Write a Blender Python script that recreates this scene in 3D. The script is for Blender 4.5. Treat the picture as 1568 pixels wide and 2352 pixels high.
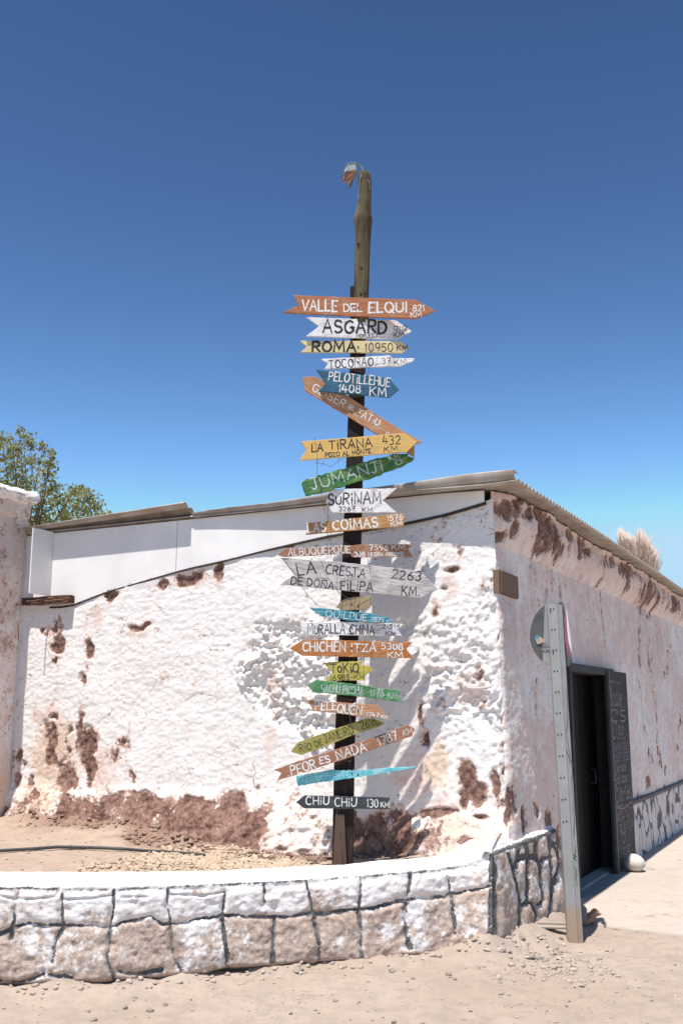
import bpy, bmesh, math, random
import numpy as np
from mathutils import Vector, Matrix

for o in list(bpy.data.objects):
    bpy.data.objects.remove(o)
S = bpy.context.scene
C = S.collection
PI = math.pi

# ------------------------------------------------------------------ camera
EYE = 1.65
PITCH = math.radians(11.1)
FPX = 2287.0                      # focal length in the 1568 x 2352 pixel grid used for measuring
cam = bpy.data.cameras.new('camera')
cam.sensor_fit = 'VERTICAL'; cam.sensor_height = 36.0; cam.sensor_width = 24.0
cam.lens = 36.0 * FPX / 2352.0
cam.clip_start = 0.05; cam.clip_end = 6000
camo = bpy.data.objects.new('camera', cam); C.objects.link(camo)
camo.location = (0, 0, EYE); camo.rotation_euler = (PI / 2 + PITCH, 0, 0)
S.camera = camo

# ------------------------------------------------------------------ building frame
R = np.array([math.sin(math.radians(27.19)), math.cos(math.radians(27.19)), 0.0])   # along the side wall, away
L = np.array([-R[1], R[0], 0.0])                                                     # along the front wall, to the left
R0, L0 = 7.45, 2.43
CORNER = R * R0 + L * L0

# ------------------------------------------------------------------ light
SUN_EL = math.radians(71.0)
SUN_A = math.radians(-0.8)
sh = -R * math.cos(SUN_A) + L * math.sin(SUN_A)
sdir = np.array([sh[0] * math.cos(SUN_EL), sh[1] * math.cos(SUN_EL), math.sin(SUN_EL)])
sun = bpy.data.lights.new('sun', 'SUN'); sun.energy = 5.0; sun.angle = math.radians(0.53)
sun.color = (1.0, 0.955, 0.90)
suno = bpy.data.objects.new('sun', sun); C.objects.link(suno)
suno.rotation_euler = Vector(sdir).to_track_quat('Z', 'Y').to_euler()
suno.location = tuple(sdir * 60)

W = bpy.data.worlds.new('World'); S.world = W; W.use_nodes = True
wn = W.node_tree.nodes; wl = W.node_tree.links
bg = wn['Background']
sky = wn.new('ShaderNodeTexSky'); sky.sky_type = 'NISHITA'; sky.sun_disc = False
sky.sun_elevation = SUN_EL
sky.sun_rotation = math.atan2(sdir[0], sdir[1])
sky.altitude = 2400; sky.air_density = 1.0; sky.dust_density = 0.1; sky.ozone_density = 3.0
gam = wn.new('ShaderNodeGamma'); gam.inputs[1].default_value = 2.0      # deep high-altitude blue overhead
wl.new(sky.outputs[0], gam.inputs[0])
tnt = wn.new('ShaderNodeMix'); tnt.data_type = 'RGBA'; tnt.blend_type = 'MULTIPLY'; tnt.inputs[0].default_value = 1.0
cap = wn.new('ShaderNodeMix'); cap.data_type = 'RGBA'; cap.blend_type = 'DARKEN'; cap.inputs[0].default_value = 1.0   # clear desert air: no white glow at the horizon
wl.new(gam.outputs[0], cap.inputs[6]); cap.inputs[7].default_value = (4.6, 9.6, 20.5, 1)
wl.new(cap.outputs[2], tnt.inputs[6]); tnt.inputs[7].default_value = (1.0, 0.735, 0.445, 1)
wl.new(tnt.outputs[2], bg.inputs[0]); bg.inputs[1].default_value = 0.075

S.view_settings.view_transform = 'Standard'; S.view_settings.look = 'None'
S.view_settings.gamma = 1.0; S.view_settings.use_curve_mapping = False
S.view_settings.exposure = 0.46
S.render.engine = 'CYCLES'
S.cycles.max_bounces = 6

# ------------------------------------------------------------------ measuring helpers
FW = np.array([0, math.cos(PITCH), math.sin(PITCH)]); UP = np.array([0, -math.sin(PITCH), math.cos(PITCH)])
RT = np.array([1.0, 0, 0]); EY = np.array([0, 0, EYE])

def ray(x, y): return FW + RT * (x - 784) / FPX - UP * (y - 1176) / FPX
def on_z(x, y, z=0.0):
    d = ray(x, y); return EY + d * (z - EYE) / d[2]
def on_y(x, y, yy):
    d = ray(x, y); return EY + d * yy / d[1]
def on_plane(x, y, p, n):
    d = ray(x, y); return EY + d * (np.dot(np.asarray(p) - EY, n) / np.dot(d, n))
def proj(P):
    v = np.asarray(P) - EY; f = v @ FW
    return 784 + FPX * (v @ RT) / f, 1176 - FPX * (v @ UP) / f
def fr(x, y, v=0.0):              # on a plane parallel to the front wall -> (u, z)
    p = on_plane(x, y, R * (R0 + v), R); return L0 - p @ L, p[2]
def sd(x, y, u=0.0):              # on a plane parallel to the side wall -> (v, z)
    p = on_plane(x, y, L * (L0 - u), L); return p @ R - R0, p[2]
def world(u, v, z):
    u = np.asarray(u, float); v = np.asarray(v, float); z = np.asarray(z, float)
    return CORNER + u[..., None] * (-L) + v[..., None] * R + z[..., None] * np.array([0, 0, 1.0])

# ------------------------------------------------------------------ numpy noise
def _h(ix, iy, iz, seed):
    n = (ix.astype(np.int64) * 374761393 + iy.astype(np.int64) * 668265263 + iz.astype(np.int64) * 2147483647 + seed * 1274126177) & 0xffffffff
    n = ((n ^ (n >> 13)) * 1274126177) & 0xffffffff
    n = n ^ (n >> 16)
    return (n & 0xffffff) / float(0xffffff)
def vn(x, y, seed=0):
    x = np.asarray(x, float); y = np.asarray(y, float)
    ix = np.floor(x); iy = np.floor(y); fx = x - ix; fy = y - iy
    fx = fx * fx * fx * (fx * (fx * 6 - 15) + 10); fy = fy * fy * fy * (fy * (fy * 6 - 15) + 10)
    z = np.zeros_like(ix)
    a = _h(ix, iy, z, seed); b = _h(ix + 1, iy, z, seed); c = _h(ix, iy + 1, z, seed); d = _h(ix + 1, iy + 1, z, seed)
    return (a * (1 - fx) + b * fx) * (1 - fy) + (c * (1 - fx) + d * fx) * fy
def fbm(x, y, o=4, seed=0):
    s = 0; a = 0.5; t = 0
    for k in range(o):
        s = s + a * vn(x * 2 ** k + 17.3 * k, y * 2 ** k - 9.1 * k, seed + k); t += a; a *= 0.5
    return s / t
def worley(x, y, seed=0):
    ix = np.floor(x); iy = np.floor(y); z = np.zeros_like(ix)
    f1 = np.full(x.shape, 9.0); f2 = np.full(x.shape, 9.0)
    for dx in (-1, 0, 1):
        for dy in (-1, 0, 1):
            cx = ix + dx; cy = iy + dy
            px = cx + _h(cx, cy, z, seed); py = cy + _h(cx, cy, z, seed + 7)
            d = np.hypot(px - x, py - y)
            f2 = np.minimum(f2, np.maximum(f1, d)); f1 = np.minimum(f1, d)
    return f1, f2
def sstep(a, b, x):
    t = np.clip((x - a) / (b - a), 0, 1); return t * t * (3 - 2 * t)
def segdist(X, Y, pts):
    D = np.full(X.shape, 1e9)
    for (x0, y0), (x1, y1) in zip(pts[:-1], pts[1:]):
        dx, dy = x1 - x0, y1 - y0; l2 = dx * dx + dy * dy + 1e-9
        t = np.clip(((X - x0) * dx + (Y - y0) * dy) / l2, 0, 1)
        D = np.minimum(D, np.hypot(X - x0 - t * dx, Y - y0 - t * dy))
    return D
def inpoly(X, Y, pts):
    ins = np.zeros(X.shape, bool); n = len(pts)
    for i in range(n):
        x0, y0 = pts[i]; x1, y1 = pts[(i + 1) % n]
        c = ((y0 > Y) != (y1 > Y)) & (X < (x1 - x0) * (Y - y0) / (y1 - y0 + 1e-12) + x0)
        ins ^= c
    return ins

# ------------------------------------------------------------------ object helpers
def tag(o, label, cat, group=None):
    o['label'] = label; o['category'] = cat
    if group: o['group'] = group
    return o
def kind(o, k): o['kind'] = k; return o
def empty(name, loc=(0, 0, 0), rz=0.0):
    o = bpy.data.objects.new(name, None); C.objects.link(o); o.location = loc; o.rotation_euler = (0, 0, rz)
    o.empty_display_size = 0.2; return o
def link(name, me, mat=None, parent=None, smooth=False):
    if mat is not None:
        for m in (mat if isinstance(mat, (list, tuple)) else [mat]): me.materials.append(m)
    if smooth: me.polygons.foreach_set('use_smooth', [True] * len(me.polygons))
    o = bpy.data.objects.new(name, me); C.objects.link(o)
    if parent: o.parent = parent
    return o
def mesh_np(name, V, Fc, attrs=None):
    me = bpy.data.meshes.new(name)
    V = np.asarray(V, np.float32); Fc = np.asarray(Fc, np.int32)
    k = Fc.shape[1]
    me.vertices.add(len(V)); me.vertices.foreach_set('co', V.ravel())
    me.loops.add(Fc.size); me.loops.foreach_set('vertex_index', Fc.ravel())
    me.polygons.add(len(Fc)); me.polygons.foreach_set('loop_start', np.arange(0, Fc.size, k, dtype=np.int32))
    me.polygons.foreach_set('loop_total', np.full(len(Fc), k, np.int32))
    for n, a in (attrs or {}).items():
        at = me.attributes.new(n, 'FLOAT', 'POINT'); at.data.foreach_set('value', np.asarray(a, np.float32).ravel())
    me.update(calc_edges=True); me.validate()
    return me
def grid_faces(nr, nc, mask=None, flip=False):
    i = np.arange(nr - 1)[:, None] * nc + np.arange(nc - 1)[None, :]
    f = np.stack([i, i + 1, i + nc + 1, i + nc], -1)
    if flip: f = f[..., ::-1]
    f = f.reshape(-1, 4)
    if mask is not None: f = f[mask.ravel()]
    return f
def bm_obj(name, bm, mat=None, parent=None, smooth=False):
    me = bpy.data.meshes.new(name); bm.normal_update(); bm.to_mesh(me); bm.free()
    return link(name, me, mat, parent, smooth)
def add_box(bm, c, s, M=None):
    r = bmesh.ops.create_cube(bm, size=1.0)
    T = Matrix.Translation(c) @ Matrix.Diagonal((s[0], s[1], s[2], 1))
    if M is not None: T = M @ T
    bmesh.ops.transform(bm, matrix=T, verts=r['verts'])
    return r['verts']
def bevel(bm, w, seg=1):
    bmesh.ops.bevel(bm, geom=list(bm.edges), offset=w, segments=seg, affect='EDGES', profile=0.5)
def add_tube(bm, pts, r, n=8, cap=True):
    P = [Vector(p) for p in pts]; rings = []
    rr = r if isinstance(r, (list, tuple)) else [r] * len(P)
    prev = None
    for i, p in enumerate(P):
        t = (P[min(i + 1, len(P) - 1)] - P[max(i - 1, 0)]).normalized()
        if prev is None:
            a = Vector((0, 0, 1)) if abs(t.z) < 0.9 else Vector((1, 0, 0))
            x = t.cross(a).normalized()
        else:
            x = (prev - t * prev.dot(t)).normalized()
        prev = x; y = t.cross(x)
        rings.append([bm.verts.new(p + (x * math.cos(2 * PI * k / n) + y * math.sin(2 * PI * k / n)) * rr[i]) for k in range(n)])
    for a, b in zip(rings[:-1], rings[1:]):
        for k in range(n): bm.faces.new((a[k], a[(k + 1) % n], b[(k + 1) % n], b[k]))
    if cap:
        bm.faces.new(rings[0][::-1]); bm.faces.new(rings[-1])

# ------------------------------------------------------------------ material helpers
class NT:
    def __init__(s, name, rough=0.9, spec=0.2):
        s.m = bpy.data.materials.new(name); s.m.use_nodes = True
        s.t = s.m.node_tree; s.b = s.t.nodes['Principled BSDF']
        s.b.inputs['Roughness'].default_value = rough
        s.b.inputs['Specular IOR Level'].default_value = spec
        s.tc = s.t.nodes.new('ShaderNodeTexCoord')
    def put(s, sock, v):
        if isinstance(v, bpy.types.NodeSocket): s.t.links.new(v, sock)
        elif isinstance(v, (tuple, list)) and sock.type == 'RGBA': sock.default_value = (*v[:3], 1)
        else: sock.default_value = v
    def coord(s, scale=(1, 1, 1), which='Object'):
        mp = s.t.nodes.new('ShaderNodeMapping'); s.t.links.new(s.tc.outputs[which], mp.inputs[0])
        mp.inputs['Scale'].default_value = scale; return mp.outputs[0]
    def noise(s, scale, detail=4, rough=0.55, vec=None, dist=0.0):
        n = s.t.nodes.new('ShaderNodeTexNoise'); n.inputs['Scale'].default_value = scale
        n.inputs['Detail'].default_value = detail; n.inputs['Roughness'].default_value = rough
        n.inputs['Distortion'].default_value = dist
        s.t.links.new(vec if vec is not None else s.tc.outputs['Object'], n.inputs['Vector']); return n.outputs['Fac']
    def vor(s, scale, vec=None, feat='F1', rnd=1.0):
        n = s.t.nodes.new('ShaderNodeTexVoronoi'); n.feature = feat; n.inputs['Scale'].default_value = scale
        n.inputs['Randomness'].default_value = rnd
        s.t.links.new(vec if vec is not None else s.tc.outputs['Object'], n.inputs['Vector']); return n.outputs['Distance']
    def attr(s, name):
        n = s.t.nodes.new('ShaderNodeAttribute'); n.attribute_name = name; return n.outputs['Fac']
    def math(s, op, a, b=0.0, c=None):
        n = s.t.nodes.new('ShaderNodeMath'); n.operation = op
        s.put(n.inputs[0], a); s.put(n.inputs[1], b)
        if c is not None: s.put(n.inputs[2], c)
        return n.outputs[0]
    def rng(s, v, a, b, c=0.0, d=1.0, smooth=True):
        n = s.t.nodes.new('ShaderNodeMapRange'); n.interpolation_type = 'SMOOTHSTEP' if smooth else 'LINEAR'
        s.put(n.inputs['Value'], v)
        for k, q in zip(('From Min', 'From Max', 'To Min', 'To Max'), (a, b, c, d)): n.inputs[k].default_value = q
        return n.outputs[0]
    def mix(s, f, a, b, mode='MIX'):
        n = s.t.nodes.new('ShaderNodeMix'); n.data_type = 'RGBA'; n.blend_type = mode
        s.put(n.inputs['Factor'], f)
        s.put(n.inputs[6], a); s.put(n.inputs[7], b); return n.outputs[2]
    def bump(s, h, strength=0.5, dist=0.01, prev=None):
        n = s.t.nodes.new('ShaderNodeBump'); n.inputs['Strength'].default_value = strength; n.inputs['Distance'].default_value = dist
        s.put(n.inputs['Height'], h)
        if prev is not None: s.t.links.new(prev, n.inputs['Normal'])
        return n.outputs[0]
    def done(s, col, nrm=None, rough=None, metal=None):
        s.put(s.b.inputs['Base Color'], col)
        if nrm is not None: s.t.links.new(nrm, s.b.inputs['Normal'])
        if rough is not None: s.put(s.b.inputs['Roughness'], rough)
        if metal is not None: s.put(s.b.inputs['Metallic'], metal)
        return s.m
def lin(r, g, b):
    f = lambda c: (c / 255 / 12.92) if c <= 10 else ((c / 255 + 0.055) / 1.055) ** 2.4
    return (f(r), f(g), f(b))

def m_plaster():
    t = NT('lime_plaster', 0.95, 0.1)
    big = t.noise(1.1, 5); mid = t.noise(7, 6, 0.6); fine = t.noise(42, 5, 0.6); grit = t.noise(150, 3, 0.6); med = t.noise(19, 5, 0.65)
    mud, pink, tan = t.attr('mud'), t.attr('pink'), t.attr('tan')
    white = t.mix(t.rng(big, 0.35, 0.7), (0.82, 0.80, 0.77), (0.79, 0.745, 0.715))
    pk = t.mix(mid, (0.68, 0.46, 0.38), (0.76, 0.63, 0.57))
    f = t.rng(t.math('ADD', pink, t.math('MULTIPLY', t.math('SUBTRACT', mid, 0.5), 0.8)), 0.35, 0.75)
    c = t.mix(f, white, pk)
    f = t.rng(t.math('ADD', tan, t.math('MULTIPLY', t.math('SUBTRACT', fine, 0.5), 0.9)), 0.4, 0.8)
    c = t.mix(f, c, t.mix(mid, (0.62, 0.45, 0.33), (0.73, 0.60, 0.49)))
    st = t.noise(1.0, 4, 0.6, t.coord((13, 13, 34)))
    crk = t.math('MULTIPLY', t.rng(st, 0.635, 0.69), t.rng(big, 0.36, 0.55))
    hl = t.vor(2.6, t.coord((1, 1, 1.7)), 'DISTANCE_TO_EDGE')
    hl = t.math('MULTIPLY', t.rng(t.math('ADD', hl, t.math('MULTIPLY', t.math('SUBTRACT', med, 0.5), 0.10)), 0.008, 0.0), t.rng(t.noise(2.3, 2), 0.52, 0.60))
    c = t.mix(t.math('MULTIPLY', t.math('MAXIMUM', crk, hl), 0.8), c, (0.30, 0.215, 0.18))
    c = t.mix(t.math('MULTIPLY', t.rng(t.noise(1.0, 4, 0.6, t.coord((7, 7, 0.7))), 0.55, 0.75), 0.35), c, (0.70, 0.58, 0.50))
    pit = t.rng(t.math('ADD', fine, t.math('MULTIPLY', mid, 0.35)), 0.80, 0.87)
    c = t.mix(t.math('MULTIPLY', pit, 0.6), c, (0.30, 0.21, 0.175))
    mc = t.mix(t.rng(t.math('ADD', t.math('MULTIPLY', mid, 0.4), t.math('MULTIPLY', med, 0.6)), 0.42, 0.58), (0.115, 0.060, 0.047), (0.275, 0.168, 0.132))
    mc = t.mix(t.math('MULTIPLY', t.rng(t.math('ADD', mud, t.math('MULTIPLY', t.math('SUBTRACT', med, 0.5), 1.6)), 0.74, 0.40), 0.75), mc, t.mix(mid, (0.46, 0.29, 0.22), (0.60, 0.43, 0.35)))
    mc = t.mix(t.math('MULTIPLY', t.rng(fine, 0.50, 0.72), 0.5), mc, (0.40, 0.28, 0.23))
    mc = t.mix(t.math('MULTIPLY', t.rng(t.math('ADD', t.math('MULTIPLY', mid, 0.7), t.math('MULTIPLY', fine, 0.5)), 0.72, 0.80), 0.6), mc, (0.66, 0.56, 0.51))
    edge = t.math('ADD', t.math('MULTIPLY', t.math('SUBTRACT', mid, 0.5), 0.8), t.math('ADD', t.math('MULTIPLY', t.math('SUBTRACT', med, 0.5), 0.95), t.math('MULTIPLY', t.math('SUBTRACT', fine, 0.5), 1.0)))
    me_ = t.math('ADD', mud, edge)
    c = t.mix(t.math('MULTIPLY', t.rng(me_, 0.24, 0.44), 0.8), c, t.mix(med, (0.60, 0.42, 0.34), (0.72, 0.60, 0.53)))
    mf = t.rng(me_, 0.46, 0.58)
    c = t.mix(mf, c, mc)
    h = t.math('ADD', t.math('MULTIPLY', fine, 0.6), t.math('ADD', t.math('MULTIPLY', grit, 0.35), t.math('MULTIPLY', med, 0.6)))
    h = t.math('SUBTRACT', h, t.math('MULTIPLY', t.math('ADD', mf, crk), 0.5))
    return t.done(c, t.bump(h, 0.5, 0.012))

def m_lowwall():
    t = NT('whitewashed_stone', 0.95, 0.1)
    mid = t.noise(9, 6, 0.62); fine = t.noise(45, 5, 0.62); grit = t.noise(160, 3)
    bare, grey, tan = t.attr('bare'), t.attr('grey'), t.attr('tan')
    c = t.mix(t.rng(mid, 0.4, 0.7), (0.80, 0.775, 0.76), (0.70, 0.64, 0.60))
    med = t.noise(20, 5, 0.65)
    st = t.mix(t.rng(fine, 0.35, 0.65), (0.36, 0.285, 0.235), (0.56, 0.47, 0.40))
    st = t.mix(t.math('MULTIPLY', tan, 0.6), st, t.mix(fine, (0.40, 0.26, 0.20), (0.60, 0.45, 0.37)))
    st = t.mix(t.math('MULTIPLY', t.rng(med, 0.60, 0.70), 0.6), st, (0.20, 0.15, 0.125))
    f = t.rng(t.math('ADD', bare, t.math('ADD', t.math('MULTIPLY', t.math('SUBTRACT', mid, 0.5), 2.0), t.math('ADD', t.math('MULTIPLY', t.math('SUBTRACT', med, 0.5), 0.7), t.math('MULTIPLY', t.math('SUBTRACT', fine, 0.5), 0.9)))), 0.36, 0.66)
    c = t.mix(f, c, st)
    g = t.mix(t.rng(med, 0.3, 0.7), (0.060, 0.060, 0.061), (0.19, 0.188, 0.184))
    gf = t.rng(t.math('ADD', grey, t.math('ADD', t.math('MULTIPLY', t.math('SUBTRACT', fine, 0.5), 1.2), t.math('MULTIPLY', t.math('SUBTRACT', med, 0.5), 1.1))), 0.42, 0.66)
    c = t.mix(gf, c, g)
    h = t.math('ADD', t.math('MULTIPLY', fine, 0.7), t.math('ADD', t.math('MULTIPLY', grit, 0.35), t.math('MULTIPLY', med, 0.9)))
    return t.done(c, t.bump(h, 0.5, 0.013))

def m_dirt(name, a, b, c3, sc=1.0, bs=0.5):
    t = NT(name, 1.0, 0.05)
    big = t.noise(0.6 * sc, 5); mid = t.noise(6 * sc, 6, 0.6); fine = t.noise(60 * sc, 5, 0.65); gr = t.noise(190 * sc, 2)
    c = t.mix(t.rng(big, 0.35, 0.65), a, b)
    c = t.mix(t.math('MULTIPLY', t.rng(mid, 0.42, 0.68), 0.75), c, c3)
    c = t.mix(t.math('MULTIPLY', t.rng(t.noise(18 * sc, 5, 0.7), 0.52, 0.68), 0.5), c, tuple(0.74 * q for q in a))
    c = t.mix(t.math('MULTIPLY', t.rng(fine, 0.58, 0.72), 0.45), c, tuple(min(1, 1.3 * q) for q in a))
    c = t.mix(t.math('MULTIPLY', t.rng(gr, 0.62, 0.75), 0.4), c, tuple(0.55 * q for q in a))
    h = t.math('ADD', t.math('MULTIPLY', fine, 0.7), t.math('MULTIPLY', gr, 0.4))
    return t.done(c, t.bump(h, bs, 0.012))

def m_wood(name, base, dark, wear=None, grain=0.5, wearamt=0.0, axis_scale=(2.2, 46, 46), rough=0.75):
    t = NT(name, rough, 0.25)
    v = t.coord(axis_scale)
    g = t.noise(1.0, 5, 0.6, v, 0.4); g2 = t.noise(3.1, 4, 0.6, v); bl = t.noise(9, 4)
    c = t.mix(t.math('MULTIPLY', t.rng(g, 0.42, 0.72), grain), base, dark)
    c = t.mix(t.math('MULTIPLY', t.rng(bl, 0.4, 0.75), 0.35), c, tuple(0.72 * q for q in base))
    if wear:
        f = t.rng(t.math('ADD', g2, t.math('MULTIPLY', bl, 0.5)), 0.80 - wearamt, 0.90 - wearamt)
        c = t.mix(t.math('MULTIPLY', f, 0.8), c, wear)
    return t.done(c, t.bump(t.math('ADD', g, t.math('MULTIPLY', g2, 0.5)), 0.35, 0.006))

def m_paint(name, col, chip=0.18):
    t = NT(name, 0.8, 0.2)
    n = t.noise(70, 4, 0.6); n2 = t.noise(14, 3)
    c = t.mix(t.math('MULTIPLY', t.rng(n, 0.48, 0.68), min(1.0, chip * 2.6)), col, tuple(0.5 * q + 0.09 for q in col))
    c = t.mix(t.math('MULTIPLY', t.rng(n2, 0.5, 0.7), chip), c, tuple(0.7 * q + 0.05 for q in col))
    return t.done(c)
def m_plain(name, col, rough=0.8, spec=0.2, var=0.25, sc=20, metal=0.0, bump=0.15):
    t = NT(name, rough, spec)
    n = t.noise(sc, 5, 0.6)
    c = t.mix(t.rng(n, 0.3, 0.7), tuple(q * (1 - var) for q in col), tuple(min(1, q * (1 + var * 0.6)) for q in col))
    return t.done(c, t.bump(n, bump, 0.005), None, metal)

PLASTER = m_plaster(); LOWWALL = m_lowwall()
STREET = m_dirt('street_dust', (0.36, 0.285, 0.225), (0.40, 0.325, 0.265), (0.31, 0.25, 0.21))
BEDDIRT = m_dirt('bed_soil', (0.36, 0.25, 0.17), (0.40, 0.28, 0.19), (0.24, 0.17, 0.125), 1.2, 0.7)
CONCRETE = m_dirt('dusty_concrete', (0.45, 0.385, 0.325), (0.48, 0.415, 0.355), (0.42, 0.35, 0.29), 0.8, 0.2)
PEBBLE = m_plain('tan_pebble', (0.47, 0.36, 0.26), 0.9, 0.1, 0.25, 9)
STONE = m_plain('grey_stone', (0.36, 0.30, 0.25), 0.95, 0.1, 0.3, 25, 0, 0.6)
PALESTONE = m_plain('pale_boulder', (0.62, 0.56, 0.49), 0.95, 0.1, 0.15, 18, 0, 0.4)
BLACK_PAINT = m_paint('black_lettering', (0.026, 0.026, 0.028), 0.3)
WHITE_PAINT = m_paint('white_lettering', (0.72, 0.715, 0.69), 0.28)
THIN_WHITE = m_paint('thin_white_lettering', (0.50, 0.62, 0.60), 0.3)
CHALK = m_paint('chalk', (0.33, 0.33, 0.325), 0.35)
PINK_CHALK = m_paint('pink_chalk', (0.42, 0.28, 0.29), 0.3)
BLUE_CHALK = m_paint('blue_chalk', (0.27, 0.27, 0.36), 0.3)
RUSTWIRE = m_plain('rusty_wire', (0.10, 0.075, 0.06), 0.7, 0.3, 0.4, 60)
NAIL = m_plain('nail_iron', (0.07, 0.05, 0.04), 0.6, 0.4, 0.3, 80)

# ------------------------------------------------------------------ setting: ground and pavement
def axis(lo, hi, step, far):
    core = np.arange(lo, hi + 1e-6, step); g = []; d = step
    while sum(g) < far: d *= 1.35; g.append(d)
    e = np.cumsum(g)
    return np.concatenate([lo - e[::-1], core, hi + e])
gx = axis(-3.4, 4.6, 0.028, 2500); gy = axis(4.6, 11.0, 0.032, 2500)
GX, GY = np.meshgrid(gx, gy)
def ground_z(X, Y):
    near = sstep(40, 12, np.hypot(X, Y - 6))
    z = near * ((fbm(X * 1.3, Y * 1.3, 3, 5) - 0.5) * 0.05 + (fbm(X * 7, Y * 7, 4, 9) - 0.5) * 0.022 + (fbm(X * 26, Y * 26, 2, 21) - 0.5) * 0.009)
    z = z + near * 0.03 * (fbm(X * 2.6 + 3, Y * 2.6, 3, 15) - 0.5) - near * 0.012 * np.exp(-((fbm(X * 1.7, Y * 1.7, 3, 16) - 0.5) / 0.03) ** 2)
    db = segdist(X, Y, [(-2.6, 6.3), (-2.0, 6.37), (-1.33, 6.44), (-.74, 6.73), (-.12, 6.93), (.44, 7.10), (1.0, 7.25)])
    z = z + 0.05 * np.exp(-(db / 0.13) ** 2) * (0.2 + 1.3 * fbm(X * 6, Y * 6, 3, 17))
    # loose earth heaped against the bed wall and its corner
    d = segdist(X, Y, [(1.0, 7.25), (1.25, 7.55), (1.62, 8.3)])
    z = z + 0.10 * np.exp(-(d / 0.22) ** 2) * (0.8 + 0.5 * fbm(X * 9, Y * 9, 3, 3))
    return z - 0.012
GZ = ground_z(GX, GY)
me = mesh_np('ground', np.stack([GX, GY, GZ], -1).reshape(-1, 3), grid_faces(len(gy), len(gx)))
kind(link('ground', me, STREET, None, True), 'structure')

# pavement: thin concrete slab beside the side wall
p0, p1 = on_z(1385, 2122), on_z(1568, 2146)
kk = (2.47 - p0 @ L) / ((p0 - p1) @ L)
ctr = [p0 + (p0 - p1) * kk, p1 + (p1 - p0) * 2.5]
far = R * 34
nseg, nr = 60, 150
V = []
for i in range(nr):
    f = (i / (nr - 1)) ** 2.0
    for j in range(nseg):
        q = j / (nseg - 1)
        w0 = ctr[0] * (1 - q) + ctr[1] * q
        b = w0 + far * f
        e = (float(fbm(np.array([q * 14.0]), np.array([3.3]), 4, 2)[0]) - 0.5) * 0.3 * (1 - f) if i < 3 else 0
        b = b - R * e
        V.append((b[0], b[1], 0.010 + (float(vn(np.array([b[0] * 2]), np.array([b[1] * 2]), 4)[0]) - 0.5) * 0.006 if i > 0 else -0.02))
me = mesh_np('pavement', V, grid_faces(nr, nseg))
kind(link('pavement', me, CONCRETE, None, True), 'structure')

# ------------------------------------------------------------------ the adobe house
HR = math.radians(-27.19)
house = empty('adobe_house', tuple(CORNER), HR)     # local x = u (right along the front), y = v (depth), z
tag(house, 'whitewashed adobe house on the corner with crumbling plaster and a corrugated tin roof', 'house')

TOPL = [(-6.2, 2.60)] + [fr(*p) for p in [(60, 1392), (157, 1388), (240, 1355), (423, 1302), (523, 1280), (619, 1255), (750, 1225), (935, 1194), (1032, 1172), (1104, 1150)]] + [(0.05, 3.33)]
tu = np.array([q[0] for q in TOPL]); tz = np.array([q[1] for q in TOPL])

DOOR = (1.72, 3.46, 2.02)
sf = np.arange(-5.75, 0.0, 0.0125); ss = np.concatenate([np.arange(0.0, 4.0, 0.018), np.arange(4.0, 13.0, 0.035)])
sA = np.concatenate([sf, ss]); NR = 262
tt = np.linspace(0, 1, NR)
SS, TT = np.meshgrid(sA, tt)
ztop = np.where(SS < 0, np.interp(SS, tu, tz), 3.36)
Z0 = -0.05
ZZ = Z0 + (ztop - Z0) * TT
# picture-plane coordinates of every wall point, to lay out the wear measured on the photograph
front = SS < 0
Pw = np.where(front[..., None], world(SS, np.zeros_like(SS), ZZ), world(np.zeros_like(SS), SS, ZZ))
vv = Pw - EY; ff = vv @ FW
PX = 784 + FPX * (vv @ RT) / ff; PY = 1176 - FPX * (vv @ UP) / ff
jx = (fbm(SS * 5, ZZ * 5, 3, 31) - 0.5); jy = (fbm(SS * 5 + 40, ZZ * 5, 3, 32) - 0.5)
QX = PX + jx * 34; QY = PY + jy * 34
def blob(x, y, rx, ry, soft=0.75):
    d = np.hypot((QX - x) / rx, (QY - y) / ry); return sstep(1 + soft, 1 - soft, d)
mud = np.zeros_like(SS); pink = np.zeros_like(SS); tan = np.zeros_like(SS)
for b in [(115, 1700, 17, 48), (118, 1740, 18, 30), (185, 1670, 8, 45), (207, 1715, 20, 45), (212, 1775, 14, 40), (148, 1790, 26, 55), (135, 1480, 24, 20),
          (193, 1482, 13, 22), (85, 1830, 14, 12), (300, 1780, 10, 16), (443, 1325, 30, 16), (415, 1330, 22, 14), (497, 1310, 13, 20), (250, 1368, 18, 16),
          (365, 1338, 18, 13), (323, 1436, 24, 8), (1077, 1790, 24, 42), (1098, 1820, 20, 26), (1060, 1830, 14, 36), (1000, 1868, 55, 13), (930, 1880, 30, 20),
          (1140, 1800, 10, 34), (1085, 1925, 30, 13), (962, 1640, 7, 34), (968, 1700, 8, 20), (880, 1890, 30, 22), (850, 1930, 50, 40), (960, 1925, 30, 25),
          (1028, 1305, 24, 10), (945, 1180, 70, 8), (640, 1250, 22, 8), (1170, 1870, 8, 30), (1012, 1345, 8, 8), (820, 1880, 12, 20), (1106, 1870, 20, 9)]:
    mud = np.maximum(mud, blob(*b) * front)
base_up = np.interp(PX, [20, 90, 150, 240, 330, 400, 480, 560, 620, 640, 700, 760, 800, 900, 1000, 1090], [1840, 1822, 1812, 1826, 1830, 1822, 1842, 1830, 1822, 1840, 1838, 1850, 1870, 1878, 1895, 1960])
bandw = 24
mud = mud * (0.34 + 1.08 * fbm(SS * 8, ZZ * 5, 4, 113))
mud = np.maximum(mud, front * (1 - sstep(250, 420, PX) * sstep(1050, 900, PX) * 0.55) * np.clip(fbm(SS * 5.5, ZZ * 4.2, 4, 114) - 0.62, 0, 1) * 3.2)
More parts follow.
